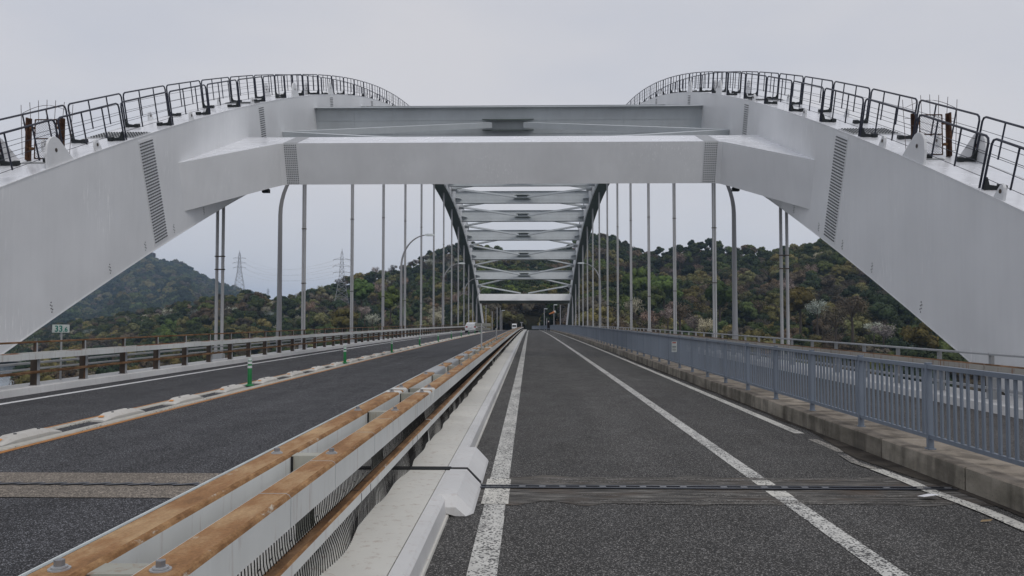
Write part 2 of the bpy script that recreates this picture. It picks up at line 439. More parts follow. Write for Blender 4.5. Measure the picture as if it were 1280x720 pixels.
for i in range(90):
    x = random.uniform(-.2, 3.4); y = random.choice([7.02, 7.1, 7.3, 7.9, 8.0, 8.05]) + random.uniform(-.05, .05); l = random.uniform(.15, .9)
    ragged(x, x + l, y, y + random.uniform(.006, .03), .0028 + .00002 * i, .012, mb, .05, i)
mb.build('joint_scuff', M['scuff'], side_road, fix=False)
jt = MB().box((-.48, 7.575, .008), (3.98, 7.625, .014)).box((-.48, 7.675, .008), (3.98, 7.71, .013)).build('joint_bar', M['joint_steel'], side_road)
mb = MB(); x = -.1
while x < 3.9:
    mb.box((x, 7.63, .008), (x + .06, 7.67, .0135)) if random.random() < .8 else None; x += .19
mb.build('joint_finger', M['steel'], side_road)
# mortar bands and finger joint in the main road
for ya, yb in ((7.12, 7.64), (7.70, 8.25)):
    ragged(-10.6, -2.1, ya, yb, .0045, .006, MB(), .4).build('joint_band', M['band'], main_road, fix=False)
mb = MB(); x = -10.5
while x < -2.1:
    mb.add([(x, 7.60, .016), (x + .10, 7.625, .016), (x + .235, 7.70, .016), (x + .20, 7.735, .016), (x + .1, 7.69, .016), (x, 7.655, .016)], [(0, 1, 2, 3, 4, 5)])
    x += .215
mb.box((-10.55, 7.645, .0055), (-2.1, 7.695, .012))
mb.build('joint_finger', M['joint_steel'], main_road, fix=False)
# main road lines: outer white edge, inner white edge, centre stripes
mark('edge_line', -9.98, -9.82, Y0, 7.1, M['line_white'], main_road); mark('edge_line', -9.98, -9.82, 8.3, YR, M['line_white'], main_road)
mark('edge_line', -2.95, -2.80, Y0, YR, M['line_white'], main_road)
for x0, x1, k in ((-6.36, -6.26, 'line_orange'), (-7.10, -7.00, 'line_orange')):
    mark('orange_line', x0, x1, Y0, 230, M[k], main_road, .006)

# raised centre separator of the main road: cream strips, blocks, green posts
sep_strip = []
for i, (x0, x1) in enumerate(((-6.53, -6.37), (-6.99, -6.84))):
    o = along([(x0, .003), (x1, .003), (x1 - .01, .018), (x0 + .01, .018)], Y0, 200, 4).build('separator_strip', M['line_cream'], main_road)
def block_mesh():
    L, w_, h = 1.30, .140, .105
    mb = MB()
    prof = [(-L / 2, w_ * .8, .030), (-L / 2 + .24, w_ * .95, h * .86), (-L / 2 + .32, w_, h), (L / 2 - .32, w_, h), (L / 2 - .24, w_ * .95, h * .86), (L / 2, w_ * .8, .030)]
    rings = []
    for y, hw, h_ in prof:
        rings.append([(-hw, y, 0), (hw, y, 0), (hw, y, h_ * .55), (hw * .62, y, h_), (-hw * .62, y, h_), (-hw, y, h_ * .55)])
    mb.sweep(rings)
    return mb.mesh('separator_block', M['block'], smooth=False)
M['block'] = painted('cream_block_concrete', (.56, .54, .50), .75, .12, .3, .25, .2)
bm_ = block_mesh()
rf_ = MB().add([(-.05, -.56, .058), (.03, -.56, .058), (.03, -.50, .078), (-.05, -.50, .078)], [(0, 1, 2, 3)]).mesh('reflector', M['orange_refl'])
bolt_s = MB().tube([(0, 0, 0), (0, 0, .02)], .022, 6).mesh('anchor_bolt', M['bolt'])
PITCHB = 2.44; nb = 0
for k in range(-3, 46):
    y = 9.85 + .67 + k * PITCHB
    if y < 2.5 or y > 118: continue
    nb += 1
    o = link('separator_block', bm_, None, (-6.685 + random.uniform(-.01, .01), y, zd(y) + .001), (0, 0, random.uniform(-.01, .01)))
    tag(o, 'low cream concrete block on the orange centre stripes, %s from the camera in the row' % nth(nb), 'road block', 'cream separator blocks along the centre stripes')
    r_ = link('reflector', rf_, o, (0, 0, .006))
    for s in (-.25, .25): link('anchor_bolt', bolt_s, o, (.02, s, .10))
def delineator_meshes():
    mb = MB(); mb.tube([(0, 0, 0), (0, 0, .022), (0, 0, .05), (0, 0, .64), (0, 0, .66)], [.105, .10, .052, .048, .034], 12)
    post = mb.mesh('post', M['green'], smooth=True)
    bands = [MB().tube([(0, 0, z), (0, 0, z + .055)], .0525, 12).mesh('reflective_band', M['reflect']) for z in (.42, .52, .60)]
    return post, bands
dp, dbands = delineator_meshes()
for k in range(10):
    y = 18.85 + k * 9.76
    o = empty('delineator_post', (-6.62, y, zd(y) + .018), label='green plastic delineator post with white bands between centre blocks, %s from the camera' % nth(k + 1), cat='delineator', group='green posts along the centre stripes')
    link('post', dp, o)
    for b_ in dbands: link('reflective_band', b_, o)

# left kerb, right kerb (white), centre kerb
mb = MB()
def kerb_white(name, prof, segs, mat='kerb_white', step=4):
    os_ = []
    for a, b2 in segs:
        o = along(prof, a, b2, step).build(name, M[mat]); tag(o, kind='structure'); os_.append(o)
    return os_
kerb_white('kerb', [(-10.58, 0), (-10.60, .14), (-10.63, .155), (-11.32, .155), (-11.32, -.3), (-10.9, -.3)], [(Y0, 7.66), (7.72, 196)])
kerb_white('kerb', [(7.86, 0), (7.89, .14), (7.92, .155), (8.98, .155), (8.98, -.3), (8.2, -.3)], [(Y0, 7.66), (7.72, 196)])
segs = [(-8, 1.2), (1.212, 7.70), (7.80, 13.4)] + [(13.412 + i * 12, 13.4 + (i + 1) * 12) for i in range(15)]
for a, b2 in segs:                                # centre kerb: flat plate on a moulded edge
    o = along([(-.675, 0), (-.69, .125), (-.715, .15), (-.80, .152), (-.805, -.04), (-.68, -.04)], a, b2).build('kerb', M['kerb_white']); tag(o, kind='structure')
    p = along([(-.807, .1525), (-2.08, .1525), (-2.09, 0), (-2.09, -.04), (-.807, -.04)], a, b2).build('kerb_plate', M['plate'], o)
    for s in (0, 1): pass
    l = along([(-.655, .0), (-.66, .016), (-.676, .016), (-.676, .0)], a, b2).build('kerb_lip', M['plate'], o)
o = along([(-.468, .03), (-.60, .163), (-.76, .164), (-2.0, .164), (-2.0, .0), (-.50, .0)], 7.712, 7.788, 1).build('joint_seal', M['black']); tag(o, kind='structure')
for a, b2, f0, f1 in ((6.52, 7.70, 1, 0), (7.80, 9.12, 0, 1)):          # sloping cover plates over the joint
    mb = MB(); e = .05
    ring = lambda y, g: [(-.46 - g, y, .002), (-.475 - g, y, .028), (-.60 - g * .5, y, .1585), (-.76, y, .1595), (-.76, y, .10), (-.6, y, .002)]
    mb.sweep([ring(a, .0), ring(b2, .0)])
    mb = MB(); E_ = lambda y, k: [(x_ - .0 if i_ > 1 else x_ + (1 - k) * -.10, y, .002 + (z_ - .002) * k) for i_, (x_, y_, z_) in enumerate(ring(y, 0))]
    mb.sweep([E_(a, .45), E_(a + .10, 1), E_(b2, 1)] if f0 else [E_(a, 1), E_(b2 - .10, 1), E_(b2, .45)])
    o = mb.build('kerb_cover', M['kerb_white'], bevel_ if False else None); tag(o, kind='structure')
mb = MB().box((-2.0, 7.70, .155), (-.76, 7.72, .166)).box((-2.0, 7.780, .155), (-.76, 7.80, .166))
tag(mb.build('joint_strip', M['bracket']), kind='structure')

# concrete kerb of separate blocks under the blue-grey fence
kerbline = tag(along([(4.10, -.04), (4.10, .17), (4.56, .17), (4.56, -.04)], Y0, 160, 6).build('concrete_kerb', M['concrete']), kind='structure')
SP = 1.765
def kerb_block(seed):
    rnd = random.Random(seed); x0, x1, h, L = 4.04, 4.62, .225, SP - .022
    c = .014; j = lambda: rnd.uniform(-.003, .003)
    prof = [(x0, -.02), (x0 + .004, h - c), (x0 + c, h), (x1 - c, h), (x1, h - c), (x1, -.02)]
    rings = []
    for y in (0, .006, L * .3, L * .62, L - .006, L):
        rings.append([(x + (j() if 0 < y < L else .004 * (1 if x < 4.3 else -1)), y, z + (j() if z > 0 else 0) - (.004 if y in (0, L) and z > 0 else 0)) for x, z in prof])
    return MB().sweep(rings).mesh('block', [M['concrete'], M['concrete_top']], top=1)
kb = [kerb_block(i) for i in range(5)]
fence_y = [8.60 + SP * k for k in range(-5, 82)]
for i, y in enumerate(fence_y):
    yy = y + .76
    link('block', kb[i * 3 % 5], kerbline, (random.uniform(-.003, .003), yy, zd(yy) + random.uniform(-.003, .003)), slope_rot(yy))

# ------------------------------------------------------------------ blue-grey fence
fence = empty('footpath_fence', (4.23, 6.8, .225), label='blue-grey steel picket fence standing on the concrete kerb right of the side road', cat='fence')
fp = MB().box((-.030, -.022, -.01), (.030, .022, .90)).box((-.034, -.026, .90), (.034, .026, .91)).box((-.04, -.045, -.005), (.04, .045, .012))
fpm = fp.mesh('post', M['fence'])
trm = MB().box((-.028, .023, .845), (.028, SP - .023, .89)).mesh('top_rail', M['fence'])
brm = MB().box((-.022, .023, .11), (.022, SP - .023, .15)).mesh('bottom_rail', M['fence'])
barm = MB().box((-.009, -.019, .151), (.009, .019, .844)).mesh('picket', M['fence'])
NB = 13; cnt = 0; rest = MB()
for i, y in enumerate(fence_y):
    base = (0, y - 6.8, zd(y)); rot = slope_rot(y)
    link('post', fpm, fence, base, (rot[0] + random.uniform(-.006, .006), random.uniform(-.008, .008), random.uniform(-.03, .03)))
    if i == len(fence_y) - 1: break
    link('top_rail', trm, fence, (random.uniform(-.003, .003), base[1], base[2] + random.uniform(-.003, .003)), rot); link('bottom_rail', brm, fence, base, rot)
    for b_ in range(NB):
        by = y + (b_ + 1) * SP / (NB + 1)
        if y > 5 and cnt < 299:
            cnt += 1; link('picket', barm, fence, (random.uniform(-.002, .002), by - 6.8 + random.uniform(-.003, .003), zd(by)), (0, 0, random.uniform(-.05, .05)))
        elif y > 5:
            rest.box((-.009, by - 6.8 - .019, zd(by) + .151), (.009, by - 6.8 + .019, zd(by) + .844))
tag(rest.build('picket', M['fence'], fence), kind='stuff')
# the same fence turning across at the far end
ff = empty('path_end_fence', (3.6, 168, zd(168)), label='low pale blue fence curving across the far end of the side road', cat='fence')
pts = [(4.23, 152), (3.9, 165), (3.2, 180), (1.8, 198), (.6, 215)]
mb = MB(); mp_ = MB()
for (xa, ya), (xb, yb) in zip(pts, pts[1:]):
    nn = 40
    za, zb = zd(ya) - zd(168), zd(yb) - zd(168)
    for zz in (.35, 1.05): mb.tube([(xa - 3.6, ya - 168, za + zz), (xb - 3.6, yb - 168, zb + zz)], .04, 4)
    for q in range(nn):
        f = q / nn; mp_.box((xa + (xb - xa) * f - 3.62, ya + (yb - ya) * f - 168.05, za + (zb - za) * f + .2), (xa + (xb - xa) * f - 3.58, ya + (yb - ya) * f - 167.95, za + (zb - za) * f + 1.05))
mb.build('rail', M['fence'], ff); mp_.build('picket', M['fence'], ff)
# notice on the fence
no = empty('notice_board', (4.17, 23.2, zd(23) + .80), label='small white notice with printed lines fixed to the blue-grey fence', cat='notice')
MB().box((-.075, -.006, -.15), (.07, .006, .15)).build('board', M['sign_white'], no)
for z, h, m_ in ((.10, .035, 'notice_red'), (.0, .018, 'notice_black'), (-.04, .018, 'notice_black'), (-.10, .022, 'notice_black')):
    MB().box((-.06, -.0085, z), (.05, -.006, z + h)).build('print_line', M[m_], no)
# litter
o = MB().add([(0, 0, .0), (.14, .02, .004), (.16, -.10, .035), (.02, -.09, .012), (.08, -.04, .03)], [(0, 1, 4), (1, 2, 4), (2, 3, 4), (3, 0, 4)]).build('paper_scrap', M['paper'], None, (at(1143, 621, 7.3).x, 7.25, .024))
tag(o, 'scrap of white paper lying on the dark joint near the right kerb', 'litter')
o = MB().add([(0, 0, 0), (.09, .015, .004), (.12, .04, .012), (.03, .035, .008)], [(0, 1, 2, 3)]).build('dry_leaf', M['leaf_litter'], None, (at(1208, 649, 6.6).x, 6.4, .01))
tag(o, 'small dry leaf lying on the asphalt in front of the joint', 'leaf')

# ------------------------------------------------------------------ centre barrier
bar = empty('centre_barrier', (-1.40, 2.7, .15), label='rusty-topped white box rail barrier with black netting between main road and side road', cat='barrier')
def B(mb, name, mats, **kw):
    o = mb.build(name, mats, bar, (1.40, -2.7, -.15), **kw); return o
def railprof(x0, x1, z0, z1, c=.022):
    return [(x0, z0), (x1, z0), (x1, z1 - c), (x1 - c * .35, z1 - c * .35), (x1 - c, z1), (x0 + c, z1), (x0 + c * .35, z1 - c * .35), (x0, z1 - c)]
def rail3(name, x0, x1, z0, z1, a, b2, top='rust_top', side='rail_white', step=3, c=.022):
    """box rail: side faces painted, top and right shoulder rusted, left shoulder painted"""
    P = railprof(x0, x1, z0, z1, c); Y = ys(a, b2, step)
    mb = MB(); n_ = len(P)
    mb.v = [(x, y, z + zd(y)) for y in Y for x, z in P]
    mi_of = {0: 0, 1: 0, 2: 2, 3: 2, 4: 1, 5: 1 if False else 0, 6: 0, 7: 0}
    for i in range(len(Y) - 1):
        for k in range(n_):
            a0 = i * n_ + k; b0 = i * n_ + (k + 1) % n_
            mb.f.append((a0, b0, b0 + n_, a0 + n_)); mb.m.append(mi_of[k])
    mb.f += [tuple(range(n_ - 1, -1, -1)), tuple(range((len(Y) - 1) * n_, len(Y) * n_))]; mb.m += [0, 0]
    return B(mb, name, [M[side], M[top], M['rust_edge']])
bolty = [.35, 2.69, 5.01, 7.37, 9.2, 9.86] + [12.2 + 2.34 * i for i in range(62)]
cuts = [-6, 9.50, 9.56, 24.0, 24.04, 38, 38.03, 52, 52.03, 66, 66.03, 80, 80.03, 94, 94.03, 108, 108.03, 122, 122.03, 136, 136.03, 152]
for i in range(0, len(cuts) - 1, 2):
    a, b2 = cuts[i], cuts[i + 1]
    rail3('upper_rail', -1.325, -1.150, .592, .757, a, b2)
    rail3('upper_rail', -1.672, -1.492, .592, .757, a, b2)
    rail3('lower_rail', -1.258, -1.171, .327, .405, a, b2, 'rust_brown', 'rail_white', 3, .014)
    rail3('lower_rail', -1.680, -1.585, .335, .405, a, b2, 'rust_brown', 'rail_white', 3, .014)
for i in range(0, len(cuts) - 1, 2):
    B(along([(-1.676, .748), (-1.670, .748), (-1.669, .758), (-1.673, .759), (-1.676, .756)], cuts[i], cuts[i + 1], 3), 'edge_strip', M['reflect'])
# joint sleeves (white plates wrapping the rails) and seams
mb = MB()
def wrap(mb, x0, x1, z0, z1, y, L, t_=.004):
    P = railprof(x0 - t_, x1 + t_, z0, z1 + t_, .024)
    mb.sweep([[(x, yy, z + zd(yy)) for x, z in P] for yy in (y, y + L)])
for y in (9.36, 23.8, 37.8, 51.8, 65.8):
    for x0, x1 in ((-1.325, -1.150), (-1.672, -1.492)):
        s_ = MB(); wrap(s_, x0, x1, .66, .757, y - .18, .17, .005); wrap(s_, x0, x1, .66, .757, y + .21, .17, .005); B(s_, 'joint_sleeve', M['rail_white'])
for y in [-.5, 1.9, 3.86, 4.75, 5.95, 6.75, 8.2, 8.9] + [10.5 + 1.17 * i for i in range(60)]:
    s_ = MB(); wrap(s_, -1.325, -1.150, .588, .757, y, .006, .0012); B(s_, 'seam', M['galv'])
for y in [.9, 3.2, 5.75, 8.2]:
    s_ = MB(); wrap(s_, -1.258, -1.171, .324, .405, y - .16, .012, .0015); wrap(s_, -1.258, -1.171, .324, .405, y + .16, .012, .0015); B(s_, 'seam', M['black'])
# a run of dented, paler left rail with raised patches
for y, L in ((12.6, 1.5), (15.4, 1.3), (18.3, .9), (21.0, 1.2)):
    s_ = MB(); wrap(s_, -1.672, -1.492, .62, .757, y, L, .012); B(s_, 'repair_sleeve', M['galv'])
postm = MB().box((-.075, -.06, 0), (.075, .06, .008)).box((-.045, -.05, .008), (.045, -.042, .45)).box((-.045, .042, .008), (.045, .05, .45)).box((-.004, -.042, .008), (.004, .042, .45))
pm = postm.mesh('post', M['sign_back'])
plate_m = MB().box((-.089, -.06, .45), (.089, .06, .592)).mesh('spacer', M['spacer'])
gap_shade_m = MB().box((-.0895, -.075, .44), (-.078, -.061, .588)).mesh('gap_shade', M['black'])  # black sliver painting the shade in the gap left of the spacer
washer = MB().tube([(0, 0, 0), (0, 0, .005)], .036, 14).tube([(0, 0, .0061), (0, 0, .012)], .027, 12).mesh('washer', M['galv'])
boltm = MB().tube([(0, 0, .012), (0, 0, .033)], .0175, 6).mesh('bolt', M['steel'])
for i, y in enumerate(bolty):
    link('post', pm, bar, (0, y - 2.7, zd(y)), None)
    link('spacer', plate_m, bar, (0, y + .06 - 2.7, zd(y)), None)
    link('gap_shade', gap_shade_m, bar, (0, y + .06 - 2.7, zd(y)), None)
    for x in (-1.238, -1.582):
        link('washer', washer, bar, (x + 1.40, y - 2.7, .757 - .15 + zd(y)))
        link('bolt', boltm, bar, (x + 1.40, y - 2.7, .757 - .15 + zd(y)), (0, 0, random.random()))
# netting: wavy vertical wires with cross links, inner face towards the side road
def net(xa, xb, y0, y1, pitch, z0, z1, r, seed, name='netting'):
    rnd = random.Random(seed); mb = MB(); y = y0
    while y < y1:
        sway = .03 * noise.noise(Vector((y * .9, seed, 0)))
        pts = []
        for q in range(7):
            f = q / 6; zz = z1 + (z0 - z1) * f
            bulge = (.018 if f > .55 else .0) * math.sin(f * math.pi) * (1 + noise.noise(Vector((y * 1.3, seed, 3))))
            pts.append((xa + (xb - xa) * f + bulge + (.06 * max(0, noise.noise(Vector((y * 1.1, 7, seed))) + .25) * (f - .5) * 2 if f > .5 else 0), y + (pitch * .22 if q % 2 else -pitch * .22) + sway * f * 2 + rnd.uniform(-.003, .003), zz + zd(y)))
        # three-sided wires
        mb.tube(pts, r, 3, cap=False)
        if rnd.random() < .3:
            q = rnd.choice((2, 3, 4)); p = Vector(pts[q]); mb.tube([p, p + Vector((0, pitch, .004))], r, 3, cap=False)
        y += pitch
    return tag(B(mb, name, M['net']), kind='stuff')
net(-1.262, -1.195, .4, 9.5, .040, .155, .592, .0036, 1)
net(-1.262, -1.195, 9.5, 26, .065, .155, .592, .0042, 4)
net(-1.262, -1.195, 26, 150, .22, .155, .592, .008, 2)
# sign posts on the barrier seen from behind
def back_sign(y, x, ztop, boards, label, px_w):
    o = empty('sign_post', (x, y, zd(y) + .757), label=label, cat='sign')
    MB().tube([(0, 0, 0), (0, 0, ztop - .757)], .018 * px_w, 8).build('pole', M['galv'], o)
    for (x0, x1, z0, z1, yy) in boards:
        MB().box((x0, yy, z0 - .757), (x1, yy + .012, z1 - .757)).box((x0 + .03, yy - .012, z0 + .02 - .757), (x1 - .03, yy, z0 + .04 - .757)).build('board', M['sign_back'], o)
back_sign(23.3, -1.40, 1.48, [(-.20, .27, 1.38, 1.48, .02), (-.18, .26, 1.27, 1.345, .05)], 'pole with grey sign boards seen from behind on the rusty centre barrier', 1.3)
back_sign(35.0, -1.45, 1.22, [(-.05, .05, 1.12, 1.20, .02)], 'short bare pole standing on the centre barrier beyond the sign boards', 1.3)

# ------------------------------------------------------------------ guardrails at the edges
def guard_post(side):
    mb = MB(); tp = .925 if side == 1 else .80
    mb.box((-.075, -.055, 0), (.075, .055, .60)).box((-.09, -.075, 0), (.09, .075, .012))
    mb.box((-.035, -.03, .60), (.035, .03, tp))
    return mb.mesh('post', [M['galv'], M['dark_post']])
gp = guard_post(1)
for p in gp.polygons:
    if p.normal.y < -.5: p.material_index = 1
gp_r = guard_post(-1)
def guard(name, X, y_first, sp, y_end, label, rails, cuts_, sgn):
    o = empty(name, (X, 12, .155), label=label, cat='guardrail')
    y = y_first
    while y < y_end:
        link('post', gp if sgn == 1 else gp_r, o, (0, y - 12, zd(y))); y += sp
    for prof_x0, prof_x1, z0, z1, mats in rails:
        for i in range(len(cuts_) - 1):
            a, b2 = cuts_[i] + .012, cuts_[i + 1] - .012
            P = railprof(prof_x0, prof_x1, z0, z1, min(.02, (z1 - z0) * .35))
            mb = along(P, a, b2, 4)
            mb.build('rail', [M[mats[0]], M[mats[1]]], o, (-X, -12, -.155), top=1)
    return o
cutsL = [-4, 10.0, 17.7, 21.4, 29, 36.6, 44.2, 52, 67, 82, 97, 112, 127, 142, 157, 172, 187]
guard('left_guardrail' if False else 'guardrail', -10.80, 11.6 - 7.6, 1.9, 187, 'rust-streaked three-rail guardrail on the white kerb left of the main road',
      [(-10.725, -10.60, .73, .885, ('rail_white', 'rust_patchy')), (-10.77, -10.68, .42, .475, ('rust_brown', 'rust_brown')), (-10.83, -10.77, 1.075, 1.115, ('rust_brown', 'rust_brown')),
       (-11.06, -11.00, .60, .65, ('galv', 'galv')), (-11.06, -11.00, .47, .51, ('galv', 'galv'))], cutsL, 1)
guard('guardrail', 8.32, 14.64 - 1.83 * 7, 1.83, 187, 'galvanised and rusty guardrail on the white kerb beyond the blue-grey fence',
      [(8.16, 8.27, .645, .79, ('rail_rusting', 'rust_brown')), (8.19, 8.25, .335, .385, ('galv', 'galv')), (8.24, 8.31, .945, .985, ('galv', 'galv'))],
      [-4, 5, 14.6] + [14.6 + 7.32 * i for i in range(1, 24)], -1)

# ------------------------------------------------------------------ steel arch
def zm(y): return EYE + (-2.43708650e-03 * y * y + 5.08443704e-01 * y - 6.82537964)
def sl(y): return -2 * 2.43708650e-03 * y + 5.08443704e-01
TT, TB = 1.60, 1.80                                # rib thickness above and below the axis
def pt(x, y, h):                                   # point at arch station y, offset h along the rib normal
    s = sl(y); n = Vector((0, -s, 1)).normalized(); return Vector((x, y, zm(y))) + n * h
XL, XR, HW = -12.20, 9.90, .75
arch = empty('steel_arch', (0, 30.9, 0), label='huge pale grey steel arch with portal beams and cross bracing spanning the deck', cat='arch bridge')
A0 = Vector((0, 30.9, 0))
def AB(mb, name, mats, parent=None, **kw):
    if parent is None:
        return mb.build(name, mats, arch, tuple(-A0), **kw)
    return mb.build(name, mats, parent, (0, 0, 0), **kw)
ribs = {}
for X, nm in ((XL, 'l'), (XR, 'r')):
    mb = MB(); st = ys(-38, 246, 2.2); rings = []
    for y in st:
        rings.append([pt(X - HW, y, -TB), pt(X + HW, y, -TB), pt(X + HW, y, TT), pt(X - HW, y, TT)])
    n_ = 4; mb.v = [tuple(p) for r in rings for p in r]
    for i in range(len(st) - 1):
        for k in range(4):
            a0 = i * 4 + k; b0 = i * 4 + (k + 1) % 4
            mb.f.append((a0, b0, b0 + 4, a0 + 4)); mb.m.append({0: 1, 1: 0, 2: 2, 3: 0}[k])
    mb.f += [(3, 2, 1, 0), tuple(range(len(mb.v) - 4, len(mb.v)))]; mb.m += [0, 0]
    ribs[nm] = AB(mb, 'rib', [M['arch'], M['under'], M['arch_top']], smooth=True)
    # thin flange lips along the four corners
    mb = MB()
    for sx in (-1, 1):
        for h in (-TB, TT):
            rings = []
            for y in st:
                c = pt(X + sx * HW, y, h); s = sl(y); nn_ = Vector((0, -s, 1)).normalized() * .012; ex = Vector((.012, 0, 0))
                rings.append([c - ex - nn_, c + ex - nn_, c + ex + nn_, c - ex + nn_])
            mb.sweep(rings)
    AB(mb, 'flange_edge', M['arch'], ribs[nm])
# splice plates with bolt rows on both web faces and the top
SPL = [23.95, 34.0, 45.9, 57.6] + [69.4 + 11.8 * i for i in range(13)]
for X, nm in ((XL, 'l'), (XR, 'r')):
    for si, yc in enumerate(SPL):
        s = sl(yc); tv = Vector((0, 1, s)).normalized(); nv = Vector((0, -s, 1)).normalized()
        wd = .46 if si == 0 else .30
        for sx in ((1, -1) if yc < 70 else ((1 if nm == 'l' else -1),)):
            xf = X + sx * (HW + .006)
            pl = MB().obox(Vector((xf, yc, zm(yc))) + nv * (TT - TB) / 2, (.006, 0, 0), tv * wd, nv * ((TT + TB) / 2 - .10))
            AB(pl, 'splice_plate', M['arch'], ribs[nm])
            if yc > 120: continue
            bo = MB(); rows = 34; colsn = 6 if si == 0 else 4
            for r in range(rows):
                h = -TB + .2 + (TT + TB - .4) * r / (rows - 1)
                if si == 0:
                    if r % 5 == 4: pass
                for c_ in range(colsn):
                    o_ = (-.8 + 1.6 * c_ / (colsn - 1)) * wd
                    bo.obox(Vector((xf + sx * .016, yc, zm(yc))) + nv * h + tv * o_, (.012, 0, 0), tv * (wd * .68 / colsn), nv * .017)
            tag(AB(bo, 'bolt_rows', M['bolt'], ribs[nm]), kind='stuff')
        # plate and bolts on top
        pl = MB().obox(pt(X, yc, TT + .006), (HW - .06, 0, 0), tv * wd * 1.2, nv * .006); AB(pl, 'splice_plate', M['galv'], ribs[nm])
        bo = MB()
        if yc < 60:
            for r in range(16):
                for c_ in range(7): bo.obox(pt(X, yc, TT + .03) + Vector((-.62 + 1.24 * r / 15, 0, 0)) + tv * (-.95 + 1.9 * c_ / 6) * wd, (.018, 0, 0), tv * .018, nv * .012)
            tag(AB(bo, 'bolt_rows', M['bolt'], ribs[nm]), kind='stuff')
    # little triplets of drain holes near the bottom edge
    bo = MB()
    for yc in (18.3, 20.95, 22.95, 24.85, 27.2, 30.2, 33.5):
        for sx in (1, -1):
            s = sl(yc); tv = Vector((0, 1, s)).normalized(); nv = Vector((0, -s, 1)).normalized()
            for a, b2 in ((0, .0), (.05, .05), (.0, .09), (.05, .14), (0, .18), (.05, .23)):
                bo.obox(pt(X + sx * (HW + .006), yc, -TB + .16 + b2) + tv * a, (.006, 0, 0), tv * .010, nv * .012)
    tag(AB(bo, 'vent_holes', M['black'], ribs[nm]), kind='stuff')
for X, nm, si in ((XL, 'l', 1), (XR, 'r', -1)):
    bo = MB(); y = 60.0
    while y < 186:
        s = sl(y); tv = Vector((0, 1, s)).normalized(); nv = Vector((0, -s, 1)).normalized()
        bo.obox(pt(X + si * (HW + .05), y, -TB + .12), (.05, 0, 0), tv * .22, nv * .10)
        y += 1.05 / math.sqrt(1 + s * s) * 1.0
    tag(AB(bo, 'edge_brackets', M['strut'], ribs[nm]), kind='stuff')
# lifting lugs on the rib top edges
def lug_mesh(w_, h, t_=.03):
    mb = MB(); prof = [(-w_ * .5, -.12), (w_ * .5, -.12), (w_ * .5, .0), (w_ * .16, h * .86), (w_ * .08, h * .97), (0, h), (-w_ * .10, h * .97), (-w_ * .2, h * .84), (-w_ * .30, h * .5), (-w_ * .34, 0), (-w_ * .5, -.05)]
    mb.sweep([[(-t_, y, z) for y, z in prof], [(t_, y, z) for y, z in prof]])
    return mb.mesh('lifting_lug', M['arch'])
def lug_hole(r, z, t_=.034):
    mb = MB()
    for s in (-1, 1): mb.tube([(s * t_, 0, z), (s * (t_ + .004), 0, z)], r, 12)
    return mb.mesh('lug_hole', M['dark_post'])
big, small = lug_mesh(1.35, .68), lug_mesh(.40, .30)
bh, sh = lug_hole(.05, .36), lug_hole(.045, .16)
for X, nm in ((XL, 'l'), (XR, 'r')):
    si = 1 if nm == 'l' else -1
    for ed in (-1, 1):
        for yc, k in ((19.75, 'big'), (21.5, 'small'), (27.3, 'small'), (33.2, 'small'), (39.1, 'big'), (46, 'big'), (56, 'small'), (66, 'small')) + (((16.4, 'small'),) if nm == 'r' else ()):
            p = pt(X + ed * (HW - .05), yc, TT) - A0
            rx = math.atan(sl(yc))
            o = link('lifting_lug', big if k == 'big' else small, ribs[nm], tuple(p + A0), (rx, 0, 0))
            tag(o)
            q = link('lug_hole', bh if k == 'big' else sh, ribs[nm], tuple(p + A0 + Vector((0, 0, 0))), (rx, 0, 0))

